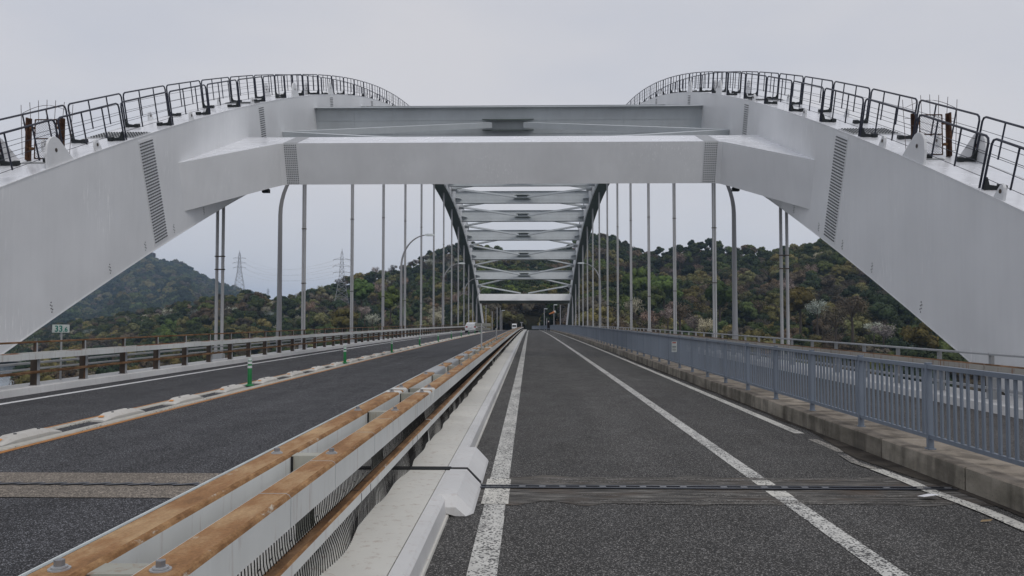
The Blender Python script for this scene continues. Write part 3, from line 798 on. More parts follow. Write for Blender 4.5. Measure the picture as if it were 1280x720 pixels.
# portal beams (near and far) with flared ends
HY = [30.9 + 11.59 * k for k in range(14)]
def portal(yc, near=True):
    s = sl(yc); tv = Vector((0, 1, s)).normalized(); nv = Vector((0, -s, 1)).normalized()
    xl, xr = XL + HW, XR - HW
    def fl(x):
        dl = min(x - xl, xr - x)                    # distance from the nearer rib face
        if dl >= 2.05: return 0.0
        f = 1 - dl / 2.05
        return 4.9 * (f if f > .18 else f * f / .36 + .0) - (.09 * 4.9 if f > .18 else 0) + 0
    xs = [xl, xl + .3, xl + .8, xl + 1.3, xl + 1.6, xl + 1.85, xl + 2.05, (xl + xr) / 2, xr - 2.05, xr - 1.85, xr - 1.6, xr - 1.3, xr - .8, xr - .3, xr]
    W_, Hh = .95, .80
    rings = []
    for x in xs:
        g = max(0.0, fl(x)) * 1.10 if near else 0.0
        c = Vector((x, yc + .55, zm(yc + .55) - .47))
        rings.append([c - tv * (W_ + g) - nv * Hh, c + tv * W_ - nv * Hh, c + tv * W_ + nv * Hh, c - tv * (W_ + g) + nv * Hh])
    mb = MB(); mb.v = [tuple(p) for r in rings for p in r]
    for i in range(len(xs) - 1):
        for k in range(4):
            a0 = i * 4 + k; b0 = i * 4 + (k + 1) % 4
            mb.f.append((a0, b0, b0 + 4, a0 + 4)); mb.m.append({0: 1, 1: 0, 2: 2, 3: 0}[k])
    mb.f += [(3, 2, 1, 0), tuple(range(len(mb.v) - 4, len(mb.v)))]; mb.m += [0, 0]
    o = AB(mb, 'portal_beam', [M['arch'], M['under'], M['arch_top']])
    if near:
        for xc in (-9.20, 6.90):
            c = Vector((xc, yc + .55, zm(yc + .55) - .47))
            f0 = c - tv * (W_ + .007)
            AB(MB().obox(f0, (.26, 0, 0), tv * .006, nv * (Hh - .005)), 'splice_plate', M['arch'], o)
            AB(MB().obox(c + nv * (Hh + .007), (.26, 0, 0), tv * W_, nv * .006), 'splice_plate', M['galv'], o)
            bo = MB()
            for r in range(18):
                for q in range(7):
                    bo.obox(f0 - tv * .014 + nv * (-.73 + 1.46 * r / 17) + Vector((-.215 + .43 * q / 6, 0, 0)), (.017, 0, 0), tv * .010, nv * .017)
            tag(AB(bo, 'bolt_rows', M['bolt'], o), kind='stuff')
        # small fixtures under the haunches
        for xc in (xl + 1.35, xr - 1.35):
            c = Vector((xc, yc - .6, zm(yc - .6) - 1.46))
            AB(MB().obox(c, (.13, 0, 0), (0, .10, 0), (0, 0, .07)).obox(c + Vector((0, 0, .12)), (.02, 0, 0), (0, .02, 0), (0, 0, .08)), 'under_fixture', M['bracket'], o)
portal(HY[0]); portal(HY[13] + .0, False)
# cross struts: stiffened plate girders
def strut(yc):
    s = sl(yc); tv = Vector((0, 1, s)).normalized(); nv = Vector((0, -s, 1)).normalized(); xl, xr = XL + HW, XR - HW; cx = (xl + xr) / 2; hx = (xr - xl) / 2
    c = Vector((cx, yc, zm(yc)))
    mb = MB().obox(c, (hx, 0, 0), tv * .015, nv * .92).obox(c + nv * .935, (hx, 0, 0), tv * .30, nv * .015).obox(c - nv * .935, (hx, 0, 0), tv * .30, nv * .015)
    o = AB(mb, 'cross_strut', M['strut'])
    n_ = 10; sm = MB()
    for i in range(1, n_):
        x = xl + 2 * hx * i / n_
        sm.obox(Vector((x, yc, zm(yc))) + tv * .14, (.012, 0, 0), tv * .12, nv * .90).obox(Vector((x, yc, zm(yc))) - tv * .025, (.010, 0, 0), tv * .012, nv * .90)
    tag(AB(sm, 'stiffener', M['strut'], o), kind='stuff')
    for h in (-.45, .25):
        AB(MB().obox(c + nv * h, (hx - .01, 0, 0), tv * .035, nv * .010), 'stiffener', M['strut'], o)
    # centre gusset
    g = MB(); p = [(-1.4, 0), (-.9, -.5), (.9, -.5), (1.4, 0), (.9, .5), (-.9, .5)]
    g.sweep([[c - nv * .30 + Vector((x, 0, 0)) + tv * y_ for x, y_ in p], [c - nv * .26 + Vector((x, 0, 0)) + tv * y_ for x, y_ in p]])
    g.sweep([[c + nv * .26 + Vector((x, 0, 0)) + tv * y_ for x, y_ in p], [c + nv * .30 + Vector((x, 0, 0)) + tv * y_ for x, y_ in p]])
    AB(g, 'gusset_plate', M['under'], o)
    for sx, xx in ((1, xl), (-1, xr)):
        g = MB(); q = [(0, -1.05), (.35 * sx, -.85), (.9 * sx, -.35), (.9 * sx, .35), (.35 * sx, .85), (0, 1.05)]
        g.sweep([[Vector((xx + x, yc, zm(yc))) - nv * .30 + tv * y_ for x, y_ in q], [Vector((xx + x, yc, zm(yc))) - nv * .27 + tv * y_ for x, y_ in q]])
        AB(g, 'gusset_plate', M['strut'], o)
for y in HY[1:13]: strut(y)
# diagonal bracing: centre of each strut to the ribs half way to the next one
for k in range(14):
    for dk in (-1, 1):
        j = k + dk
        if j < 0 or j > 13: continue
        ym = (HY[k] + HY[j]) / 2
        yk = HY[k] + dk * .35
        for X, sx in ((XL + HW, 1), (XR - HW, -1)):
            a = Vector((-1.15 + -sx * .9, yk, zm(yk))); b2 = Vector((X + .02 * sx, ym, zm(ym)))
            if k in (0, 13): a = Vector((-1.15 - sx * .9, HY[k] + dk * 1.4, zm(HY[k] + dk * 1.4)))
            d = (b2 - a); L = d.length; d.normalize(); u = Vector((0, -sl(ym), 1)).normalized(); u = (u - d * u.dot(d)).normalized(); v = d.cross(u)
            mb = MB().obox((a + b2) / 2, d * L / 2, u * .14, v * .14)
            AB(mb, 'brace', M['strut'])
            g = MB(); tv = Vector((0, 1, sl(ym))).normalized()
            if dk == 1:
                g.obox(b2 + Vector((sx * .35, 0, 0)) - u * .23, (.36, 0, 0), tv * .75, u * .015)
                AB(g, 'gusset_plate', M['strut'])
# knee plates of the far portal
for X, sx in ((XL + HW, 1), (XR - HW, -1)):
    pass

# hangers: a pair of rods each
def hanger(X, y, side, k, gi):
    top = zm(y) - (TB / math.cos(math.atan(sl(y)))) + .15; base = zd(y) + .12
    if top < base + 1: return
    o = empty('hanger', (X, y, base), label='pair of grey steel hanger rods on the %s side, %s from the near portal' % (side, nth(gi)), cat='hanger', group='hanger rods along the %s rib' % side)
    H = top - base
    off, rr_ = (.115, .062) if k == 0 else (.058, .055)
    for s in (-1, 1):
        MB().tube([(s * off, 0, 0), (s * off, 0, H)], rr_, 10).build('rod', M['hanger'], o, smooth=True)
    mb = MB()
    for z in (3.4, H * .62): mb.box((-off - rr_ - .008, -.07, z), (off + rr_ + .008, .07, z + .04))
    mb.build('clamp', M['dark_post'], o)
    MB().box((-.2, -.12, -.1), (.2, .12, .14)).build('anchor', M['galv'], o)
for k in range(14):
    hanger(XL + .12, HY[k], 'left', k, k + 1); hanger(XR - .12, HY[k], 'right', k, k + 1)

# railings along the rib tops
PAN = 2.95
def panel_meshes():
    L = PAN / math.cos(.0) - .10; H = 1.05; R = .12; r = .024
    mb = MB()
    pts = [(0, 0, 0), (0, 0, H - R), (0, R * .3, H - R * .3), (0, R, H), (0, L - R, H), (0, L - R * .3, H - R * .3), (0, L, H - R), (0, L, 0)]
    mb.tube(pts, .0255, 6)
    fr = mb.mesh('frame', M['railing'])
    bars_m = [MB().tube([(0, L * f, .22), (0, L * f, H)], .020, 5).mesh('upright', M['railing']) for f in (.36, .70)]
    wr = MB()
    for z in (.24, .50, .74): wr.tube([(0, 0, z), (0, L, z)], .007, 4, cap=False)
    wm = wr.mesh('wire', M['railing'])
    return fr, bars_m, wm, L
fr_m, ba_m, wi_m, PL = panel_meshes()
def bracket_mesh(sx):
    mb = MB()
    prof = [(0, 0), (.42, 0), (.42, .07), (.30, .07), (.10, .10), (.03, .26), (0, .26)]
    mb.sweep([[(sx * x, -.03, z) for x, z in prof], [(sx * x, .03, z) for x, z in prof]])
    mb.box((min(sx * .30, sx * .44), -.07, .0), (max(sx * .30, sx * .44), .07, .10))
    return mb.mesh('bracket', M['bracket'])
brk = {1: bracket_mesh(1), -1: bracket_mesh(-1)}
for X, side in ((XL, 'left'), (XR, 'right')):
    for ed in (-1, 1):
        inner = (ed == 1) == (side == 'left')
        x = X + ed * (HW - .10)
        root = empty('arch_railing', (x, 14, zm(14) + TT), label='dark blue-grey handrail panels along the %s edge on top of the %s arch rib' % ('inner' if inner else 'outer', side), cat='railing')
        rp = Vector(root.location)
        y = 11.3 if inner else 10.95
        while y < 200:
            s = sl(y + 1.4); rx = math.atan(s); cs = math.cos(rx)
            p = pt(x, y, TT + .01); loc = tuple(p - rp)
            sc_y = (PAN / cs - .10) / PL
            a = link('panel', fr_m, root, loc, (rx, 0, 0), (1, sc_y, 1))
            if y < 110:
                [link('upright', b_, a) for b_ in ba_m]; link('wire', wi_m, a)
                link('bracket', brk[-ed], a, (0, PL - .02, 0))
            else:
                [link('upright', b_, a) for b_ in ba_m]
            y += PAN

# rusty anti-climb gates on the ribs
def gate(X, side):
    yg = 20.2; s = sl(yg); p = pt(X, yg, TT + .01)
    o = empty('anti_climb_gate', tuple(p), label='rusty wire mesh gate with a fan of spikes on top of the %s arch rib' % side, cat='gate')
    sg = 1 if side == 'left' else -1
    cx = -.02 * sg
    for sx in (-1, 1):
        MB().obox((cx + sx * .42, 0, .53), (.055, 0, 0), (0, .03, 0), (0, 0, .53)).obox((cx + sx * .42, -.07, .53), (.02, 0, 0), (0, .05, 0), (0, 0, .53)).build('post', M['rust_gate'], o)
        for z in (.30, .82): MB().box((cx + sx * .34 - .05, -.04, z - .03), (cx + sx * .34 + .05, .02, z + .03)).build('hinge', M['rust_brown'], o)
    fr = MB()
    x0, x1, z0, z1 = cx - .27, cx + .27, .05, 1.03
    for a, b2 in (((x0, z0), (x1, z0)), ((x1, z0), (x1, z1)), ((x1, z1), (x0, z1)), ((x0, z1), (x0, z0)), ((x0, .55), (x1, .55))):
        fr.tube([(a[0], 0, a[1]), (b2[0], 0, b2[1])], .016, 6)
    fr.build('frame', M['rust_gate'], o)
    ms = MB(); stp = .062
    i = -16
    while i < 18:
        for sg2 in (1, -1):
            c = i * stp * 1.0
            pa = []
            # line x*sg2 = z - z0 + c clipped to the frame
            zz = z0
            a_x = x0; a_z = z0 + (a_x - x0) * 1 + c
            za, zb = z0 + c, z0 + c + (x1 - x0)
            xa, xb = x0, x1
            if za < z0: xa = x0 + (z0 - za); za = z0
            if zb > z1: xb = x1 - (zb - z1); zb = z1
            if xa < xb:
                if sg2 == 1: ms.tube([(xa, 0, za), (xb, 0, zb)], .0035, 3, cap=False)
                else: ms.tube([(x0 + x1 - xa, 0, za), (x0 + x1 - xb, 0, zb)], .0035, 3, cap=False)
        i += 1
    ms.build('mesh_infill', M['wire'], o)
    fn = MB()
    for i in range(7):
        a = rad(-36 + 12 * i); bx = cx + -.60 + 1.2 * i / 6; hz = 1.22 + .16 * math.cos(math.pi * (i - 3) / 7)
        fn.tube([(bx, .03, .15 if i in (0, 6) else .98), (bx + .02 * (i - 3), .03, hz + .16)], .007, 4)
    arc = [(cx - .62 + 1.24 * i / 12, .03, 1.16 + .24 * math.sin(math.pi * (i + .8) / 13.6)) for i in range(13)]
    fn.tube(arc, .007, 4)
    for z in (.15, .95):
        fn.tube([(cx - .62, .03, z), (cx - .38, .03, z)], .006, 4); fn.tube([(cx + .38, .03, z), (cx + .62, .03, z)], .006, 4)
    fn.build('spike_fan', M['wire'], o)
    MB().box((cx - .42, -.35, -.02), (cx + .15, -.2, .01)).build('foot_plate', M['galv'], o, None, (math.atan(s), 0, 0))
gate(XL + .12, 'left'); gate(XR - .12, 'right')

# ------------------------------------------------------------------ lamp posts
def lamp(X, y, sgn, label, head=True):
    z0 = zd(y); o = empty('lamp_post', (X, y, z0 + .0), label=label, cat='street lamp', group='curved lamp posts along the bridge')
    pts = []; rs = []
    for i in range(8): pts.append((0, 0, 6.2 * i / 7)); rs.append(.125 - .03 * i / 7)
    for i in range(1, 13):
        a = i / 12; ang = a * math.pi / 2 * .93
        pts.append((sgn * 2.25 * (1 - math.cos(ang)), 0, 6.2 + 2.75 * math.sin(ang))); rs.append(.095 - .05 * a)
    MB().tube(pts, rs, 10).build('pole', M['lamp'], o, smooth=True)
    e = Vector(pts[-1])
    mb = MB(); rings = []
    for f, w2, h in ((0, .06, .06), (.08, .14, .14), (.3, .18, .19), (.65, .18, .19), (.85, .12, .10)):
        c = e + Vector((sgn * f, 0, .0)); rings.append([c + Vector((0, -w2, -h * .4)), c + Vector((0, w2, -h * .4)), c + Vector((0, w2 * .7, h * .6)), c + Vector((0, -w2 * .7, h * .6))])
    hd = mb.sweep(rings).build('lamp_head', M['reflect'], o)
    MB().obox(e + Vector((sgn * .45, 0, -.055)), (.22, 0, 0), (0, .11, 0), (0, 0, .02)).build('lens', M['glass_head'], hd)
    MB().box((-.10, -.14, .55), (.10, -.10, 1.1)).build('hatch', M['lamp'], o)
for i, y in enumerate((35.1, 68.6, 101.5, 134.5, 167.5)):
    lamp(-11.05, y, 1, 'tall curved grey lamp post behind the left guardrail, %s from the near portal' % nth(i + 1))
for i, y in enumerate((35.1, 101.5, 167.5)):
    lamp(8.95, y, -1, 'tall curved grey lamp post right of the deck, %s from the near portal' % nth(i + 1))
# plain poles beyond the bridge end
for i, (px, y, top, hd) in enumerate(((607.5, 205, 381, 0), (615.2, 228, 389, 0), (621.4, 215, 384, 0), (625.3, 240, 385, 0), (627.3, 250, 388, 1), (652, 190, 403, 2), (680.3, 240, 386, 1), (692.4, 225, 381, 1), (700.4, 210, 381, 0), (674.6, 230, 403, 0), (683.4, 235, 398, 0))):
    p = at(px, top, y); x = p.x; z0 = zd(y) - .3
    o = empty('slim_pole', (x, y, z0), label='slim grey pole beyond the far end of the bridge, %s from the left' % nth(i + 1 if i < 6 else {6: 8, 7: 10, 8: 11, 9: 7, 10: 9}[i]), cat='pole', group='slim poles beyond the far end')
    MB().tube([(0, 0, 0), (0, 0, p.z - z0)], [.13, .10], 6).build('shaft', M['lamp'], o)
    if hd == 1: MB().obox((.45, 0, p.z - z0), (.5, 0, 0), (0, .15, 0), (0, 0, .10)).build('lamp_head', M['reflect'], o)
    if hd == 2: MB().obox((0, 0, p.z - z0), (.40, 0, 0), (0, .1, 0), (0, 0, .09)).build('cross_head', M['lamp'], o)
# windsock
p = at(695.5, 389.5, 224)
ws = empty('windsock', (p.x - .2, 224, p.z), label='orange and white windsock blowing left near the far end of the bridge', cat='windsock')
seg = 5
for i in range(seg):
    r0, r1 = .38 - .045 * i, .38 - .045 * (i + 1); x0, x1 = -.36 * i, -.36 * (i + 1); z0, z1 = -.14 * i, -.14 * (i + 1)
    MB().tube([(x0, 0, z0), (x1, 0, z1)], [r0, r1], 10).build('band', M['sock' if i in (0, ) else 'sock_o'], ws)

# kilometre sign
ks = empty('kilometre_sign', (at(77, 411, 18.9).x, 18.9, zd(18.9) + .155), label='small white board reading 33.6 in green above the left guardrail', cat='sign')
zc = at(77, 410.7, 18.9).z - ks.location.z
MB().tube([(0, 0, 0), (0, 0, zc + .05)], .022, 8).build('pole', M['galv'], ks)
MB().box((-.205, -.035, zc - .095), (.205, -.024, zc + .095)).build('board', M['sign_white'], ks)
def text_mesh(s, size, x, z, name):
    cu = bpy.data.curves.new(name, 'FONT'); cu.body = s; cu.size = size; cu.extrude = .002; cu.offset = .004
    ob = bpy.data.objects.new(name, cu); COL.objects.link(ob)
    dg = bpy.context.evaluated_depsgraph_get(); me = bpy.data.meshes.new_from_object(ob.evaluated_get(dg)); bpy.data.objects.remove(ob)
    me.materials.clear(); me.materials.append(M['sign_green'])
    return link(name, me, ks, (x, -.038, z), (math.pi / 2, 0, 0))
text_mesh('33', .205, -.150, zc - .072, 'lettering'); text_mesh('.6', .15, .062, zc - .072, 'lettering')

# ------------------------------------------------------------------ vehicles
def wheel(parent, x, y, r, w_=.2):
    t_ = MB().tube([(-w_ / 2, 0, 0), (w_ / 2, 0, 0)], r, 18).build('tyre', M['tyre'], None)
    wh = empty('wheel'); wh.parent = parent; wh.location = (x, y, r); t_.parent = wh
    q = MB().tube([(-w_ / 2 - .01, 0, 0), (w_ / 2 + .01, 0, 0)], r * .6, 12).build('rim', M['rim'], wh)
def body(parent, secs, mat, name='body'):
    """secs: (y, half width low, half width high, z low, z belt, z top, half width top)"""
    rings = []
    for y, wl, wb, zl, zb, zt, wt in secs:
        rings.append([(-wl, y, zl), (wl, y, zl), (wb, y, (zl + zb) / 2), (wb * .98, y, zb), (wt, y, zt - .04), (wt * .8, y, zt), (-wt * .8, y, zt), (-wt, y, zt - .04), (-wb * .98, y, zb), (-wb, y, (zl + zb) / 2)])
    return MB().sweep(rings).build(name, mat, parent, smooth=True)
def wagon(loc):
    o = empty('wagon_car', loc, label='white estate car driving away in the left lane behind the sign boards', cat='car')
    bd_ = body(o, [(-2.15, .70, .74, .38, .86, .92, .62), (-2.10, .80, .84, .28, .95, 1.30, .60), (-1.95, .82, .86, .24, .96, 1.42, .60), (-1.2, .82, .87, .22, .96, 1.48, .62), (.2, .82, .87, .22, .95, 1.47, .62), (.75, .82, .87, .22, .94, 1.28, .60), (1.25, .80, .86, .22, .92, 1.00, .66), (2.0, .76, .82, .26, .78, .84, .62), (2.2, .66, .70, .34, .66, .70, .55)], M['car_white'])
    MB().add([(-.60, -2.075, 1.0), (.60, -2.075, 1.0), (.52, -1.99, 1.34), (-.52, -1.99, 1.34)], [(0, 1, 2, 3)]).build('rear_window', M['car_glass'], o, (0, -.05, 0))
    for s in (-1, 1):
        MB().add([(s * .862, -1.75, .99), (s * .862, .7, .98), (s * .70, .35, 1.36), (s * .665, -1.6, 1.38)], [(0, 1, 2, 3)]).build('side_window', M['car_glass'], o, (s * .012, 0, 0))
        MB().box((s * .60 - .14, -2.17, .74), (s * .60 + .14, -2.10, .93)).build('tail_light', M['tail'], o)
        MB().box((s * .90 - .07, .55, .95), (s * .90 + .07, .70, 1.08)).build('mirror', M['car_white'], o)
        wheel(o, s * .76, -1.32, .32); wheel(o, s * .76, 1.35, .32)
    MB().box((-.74, -2.22, .36), (.74, -2.1, .55)).build('bumper', M['car_white'], o)
    MB().box((-.17, -2.235, .62), (.17, -2.15, .76)).build('number_plate', M['sign_white'], o)
wagon((-8.45, 117, zd(117)))
def van(loc):
    o = empty('small_truck', loc, math.pi, label='small white van with a dark windscreen coming towards the camera beyond the bridge', cat='van')
    body(o, [(-1.6, .68, .72, .3, .95, 1.85, .68), (.9, .68, .72, .3, .95, 1.88, .68), (1.35, .68, .72, .3, .95, 1.80, .64), (1.62, .66, .70, .3, .92, 1.0, .62), (1.68, .6, .66, .4, .8, .9, .56)], M['car_white'])
    MB().add([(-.58, 1.66, .98), (.58, 1.66, .98), (.54, 1.44, 1.52), (-.54, 1.44, 1.52)], [(0, 1, 2, 3)]).build('windscreen', M['car_glass'], o, (0, .06, 0))
    for s in (-1, 1):
        MB().box((s * .48 - .1, 1.66, .62), (s * .48 + .1, 1.71, .76)).build('headlight', M['reflect'], o)
        wheel(o, s * .62, -1.1, .28, .16); wheel(o, s * .62, 1.1, .28, .16)
    MB().box((-.6, 1.66, .3), (.6, 1.74, .48)).build('bumper', M['bracket'], o)
pv = at(643, 412, 235)
van((pv.x, 235, zd(235)))

# ------------------------------------------------------------------ person
def person(loc):
    o = empty('person', loc, label='person in a dark coat and pale cap walking beside the far fence', cat='person')
    J = {'pelvis': (0, 0, .92), 'waist': (0, 0, 1.08), 'chest': (0, .01, 1.30), 'neck': (0, 0, 1.46), 'head0': (0, -.01, 1.54), 'head1': (0, -.01, 1.68),
         'hipL': (-.10, 0, .86), 'kneeL': (-.11, -.14, .48), 'ankL': (-.11, .02, .08), 'toeL': (-.12, -.14, .04),
         'hipR': (.10, 0, .86), 'kneeR': (.11, -.02, .47), 'ankR': (.11, .16, .10), 'toeR': (.12, .02, .03),
         'shL': (-.19, 0, 1.40), 'elL': (-.25, .10, 1.13), 'wrL': (-.24, .02, .90), 'haL': (-.23, -.02, .80),
         'shR': (.19, 0, 1.40), 'elR': (.25, -.02, 1.13), 'wrR': (.24, -.16, .93), 'haR': (.23, -.21, .85)}
    R_ = dict(pelvis=.16, waist=.145, chest=.17, neck=.058, head0=.085, head1=.09, hipL=.095, kneeL=.065, ankL=.045, toeL=.04, hipR=.095, kneeR=.065, ankR=.045, toeR=.04, shL=.07, elL=.05, wrL=.035, haL=.03, shR=.07, elR=.05, wrR=.035, haR=.03)
    E_ = [('pelvis', 'waist'), ('waist', 'chest'), ('chest', 'neck'), ('neck', 'head0'), ('head0', 'head1'), ('pelvis', 'hipL'), ('hipL', 'kneeL'), ('kneeL', 'ankL'), ('ankL', 'toeL'), ('pelvis', 'hipR'), ('hipR', 'kneeR'), ('kneeR', 'ankR'), ('ankR', 'toeR'), ('chest', 'shL'), ('shL', 'elL'), ('elL', 'wrL'), ('wrL', 'haL'), ('chest', 'shR'), ('shR', 'elR'), ('elR', 'wrR'), ('wrR', 'haR')]
    for hnd, s in (('haL', -1), ('haR', 1)):
        hx, hy, hz = J[hnd]
        for q in range(5):
            n1 = '%s%da' % (hnd, q); off = (q - 1.5) * .018 if q < 4 else -.03
            J[n1] = (hx - s * .008, hy + off, hz - (.045 if q < 4 else .02)); R_[n1] = .009
            n2 = '%s%db' % (hnd, q); J[n2] = (hx - s * .02, hy + off, hz - (.075 if q < 4 else .045) + abs(q - 1.5) * .006); R_[n2] = .008
            E_ += [(hnd, n1), (n1, n2)]
    nm = list(J); me = bpy.data.meshes.new('body'); me.from_pydata([J[k] for k in nm], [(nm.index(a), nm.index(b2)) for a, b2 in E_], [])
    me.materials.append(M['coat'])
    bo = link('body', me, o)
    md = bo.modifiers.new('Skin', 'SKIN')
    for i, k in enumerate(nm):
        me.skin_vertices[0].data[i].radius = (R_[k], R_[k]); me.skin_vertices[0].data[i].use_root = (k == 'pelvis')
    sb = bo.modifiers.new('Sub', 'SUBSURF'); sb.levels = 1; sb.render_levels = 2
    # face, cap, hem of the coat
    MB().tube([(0, -.035, 1.53), (0, -.045, 1.57), (0, -.045, 1.64), (0, -.03, 1.69)], [.05, .078, .082, .06], 12).build('face', M['skin'], o, smooth=True)
    MB().tube([(0, -.01, 1.66), (0, -.01, 1.70), (0, -.005, 1.765), (0, 0, 1.79)], [.125, .112, .085, .03], 14).build('cap', M['hat'], o, smooth=True)
    MB().tube([(0, 0, .62), (0, 0, .85), (0, 0, 1.05), (0, 0, 1.32), (0, 0, 1.43)], [.235, .205, .17, .195, .12], 14).build('coat', M['coat'], o, smooth=True)
pp = at(685.7, 412, 133)
person((pp.x, 133, zd(133)))

# ------------------------------------------------------------------ terrain
RIDGE = [(-200, 440), (-60, 425), (20, 415), (60, 403), (100, 397), (150, 389), (175, 384), (200, 378), (225, 374), (250, 369), (275, 364), (300, 361), (320, 363), (337, 370), (356, 365), (375, 361), (417, 349), (439, 341), (475, 335), (498, 328), (520, 319), (542, 310), (559, 303), (580, 299), (605, 303), (632, 312), (660, 317), (690, 312), (710, 303), (740, 290), (757, 288), (775, 296), (790, 301), (812, 308), (832, 309), (848, 303), (862, 299), (885, 298), (905, 302), (935, 303), (947, 306), (962, 309), (976, 303), (992, 300), (1010, 298), (1050, 294), (1120, 290), (1200, 300), (1300, 320), (1450, 360), (1700, 400)]
YRID = [(-200, 900), (20, 800), (175, 620), (300, 520), (337, 560), (420, 620), (560, 700), (660, 680), (757, 700), (850, 620), (960, 560), (1100, 520), (1700, 520)]
YFOOT = [(-200, 520), (21, 470), (29, 215), (150, 205), (560, 195), (630, 300), (700, 300), (760, 200), (900, 175), (1200, 150), (1700, 150)]
EFOOT = [(-200, -.045), (21, -.058), (29, -.11), (300, -.14), (560, -.12), (600, -.03), (630, -.0125), (700, -.0125), (740, -.03), (800, -.10), (1000, -.13), (1700, -.15)]
TREEH = 7.5
def px_of(X, Y): return 662 + 1000 * X / Y
def ridge_e(px): return ray(px, interp(RIDGE, px))[1]
def terr(px, Y):
    yf, yr = interp(YFOOT, px), interp(YRID, px)
    ef = interp(EFOOT, px); er = ridge_e(px) - TREEH / yr
    if Y < yf:
        z0 = EYE + ef * yf; f = (yf - Y) / 40.0
        z = z0 - f * f * 25 - f * 10
    elif Y <= yr:
        s = (Y - yf) / (yr - yf)
        g = s ** .80
        z = EYE + Y * (ef + (er - ef) * g)
        z += 7.0 * noise.noise(Vector((px * .011, Y * .011, 4.2))) * math.sin(math.pi * s) ** .7
    else:
        z = EYE + yr * er - (Y - yr) * .25
    X = (px - 662) / 1000 * Y
    return z
def ground_z(px, Y):
    z = terr(px, Y); X = (px - 662) / 1000 * Y
    if Y < 330 and -24 < X < 22:
        lim = zd(Y) - .35
        k = max(0, (abs(X + 1) - 13) / 10); z = min(z, lim + k * 6) if Y > 196 else z
    return z
gx = [-260 + 14 * i for i in range(143)]; gy = [150 + 9 * i for i in range(26)] + [384 + 20 * i for i in range(32)]
mb = MB(); 
for Y in gy:
    for px in gx: mb.v.append(((px - 662) / 1000 * Y, Y, ground_z(px, Y)))
nx = len(gx)
for j in range(len(gy) - 1):
    for i in range(nx - 1):
        a0 = j * nx + i; mb.f.append((a0, a0 + 1, a0 + 1 + nx, a0 + nx)); mb.m.append(0)
tag(mb.build('hillside', M['hill'], smooth=True, fix=False), kind='structure')
MRIDGE = [(-400, 452), (-200, 425), (-60, 410), (30, 398), (67, 388), (110, 360), (150, 335), (170, 326), (183, 321), (192, 327), (200, 330), (216, 330), (226, 334), (240, 343), (255, 352), (270, 358), (290, 363), (320, 370), (360, 380), (420, 398), (520, 410)]
def mount(px, Y):
    e = ray(px, interp(MRIDGE, px))[1]; s = (Y - 1000) / 1100
    if Y <= 2100:
        z = EYE + Y * (-.025 + (e - 4.0 / 2100 + .025) * max(s, 0) ** .85)
        z += 40 * noise.noise(Vector((px * .02, Y * .0035, 1))) * math.sin(math.pi * min(1, max(0, s)))
        z += 16 * noise.noise(Vector((px * .06, Y * .01, 8))) * math.sin(math.pi * min(1, max(0, s)))
    else: z = EYE + 2100 * e - (Y - 2100) * .3
    return z
mb = MB(); gx = [-420 + 7 * i for i in range(138)]; gy = [1000 + 27.5 * i for i in range(41)] + [2150, 2250, 2400, 2700]
for Y in gy:
    for px in gx: mb.v.append(((px - 662) / 1000 * Y, Y, mount(px, Y)))
nx = len(gx)
for j in range(len(gy) - 1):
    for i in range(nx - 1):
        a0 = j * nx + i; mb.f.append((a0, a0 + 1, a0 + 1 + nx, a0 + nx)); mb.m.append(0)
tag(mb.build('mountain', M['mountain'], smooth=True, fix=False), kind='structure')
tag(MB().add([(-5000, -380, -27), (4000, -380, -27), (4000, 6000, -27), (-5000, 6000, -27)], [(0, 1, 2, 3)]).build('sea', M['water'], fix=False), kind='structure')

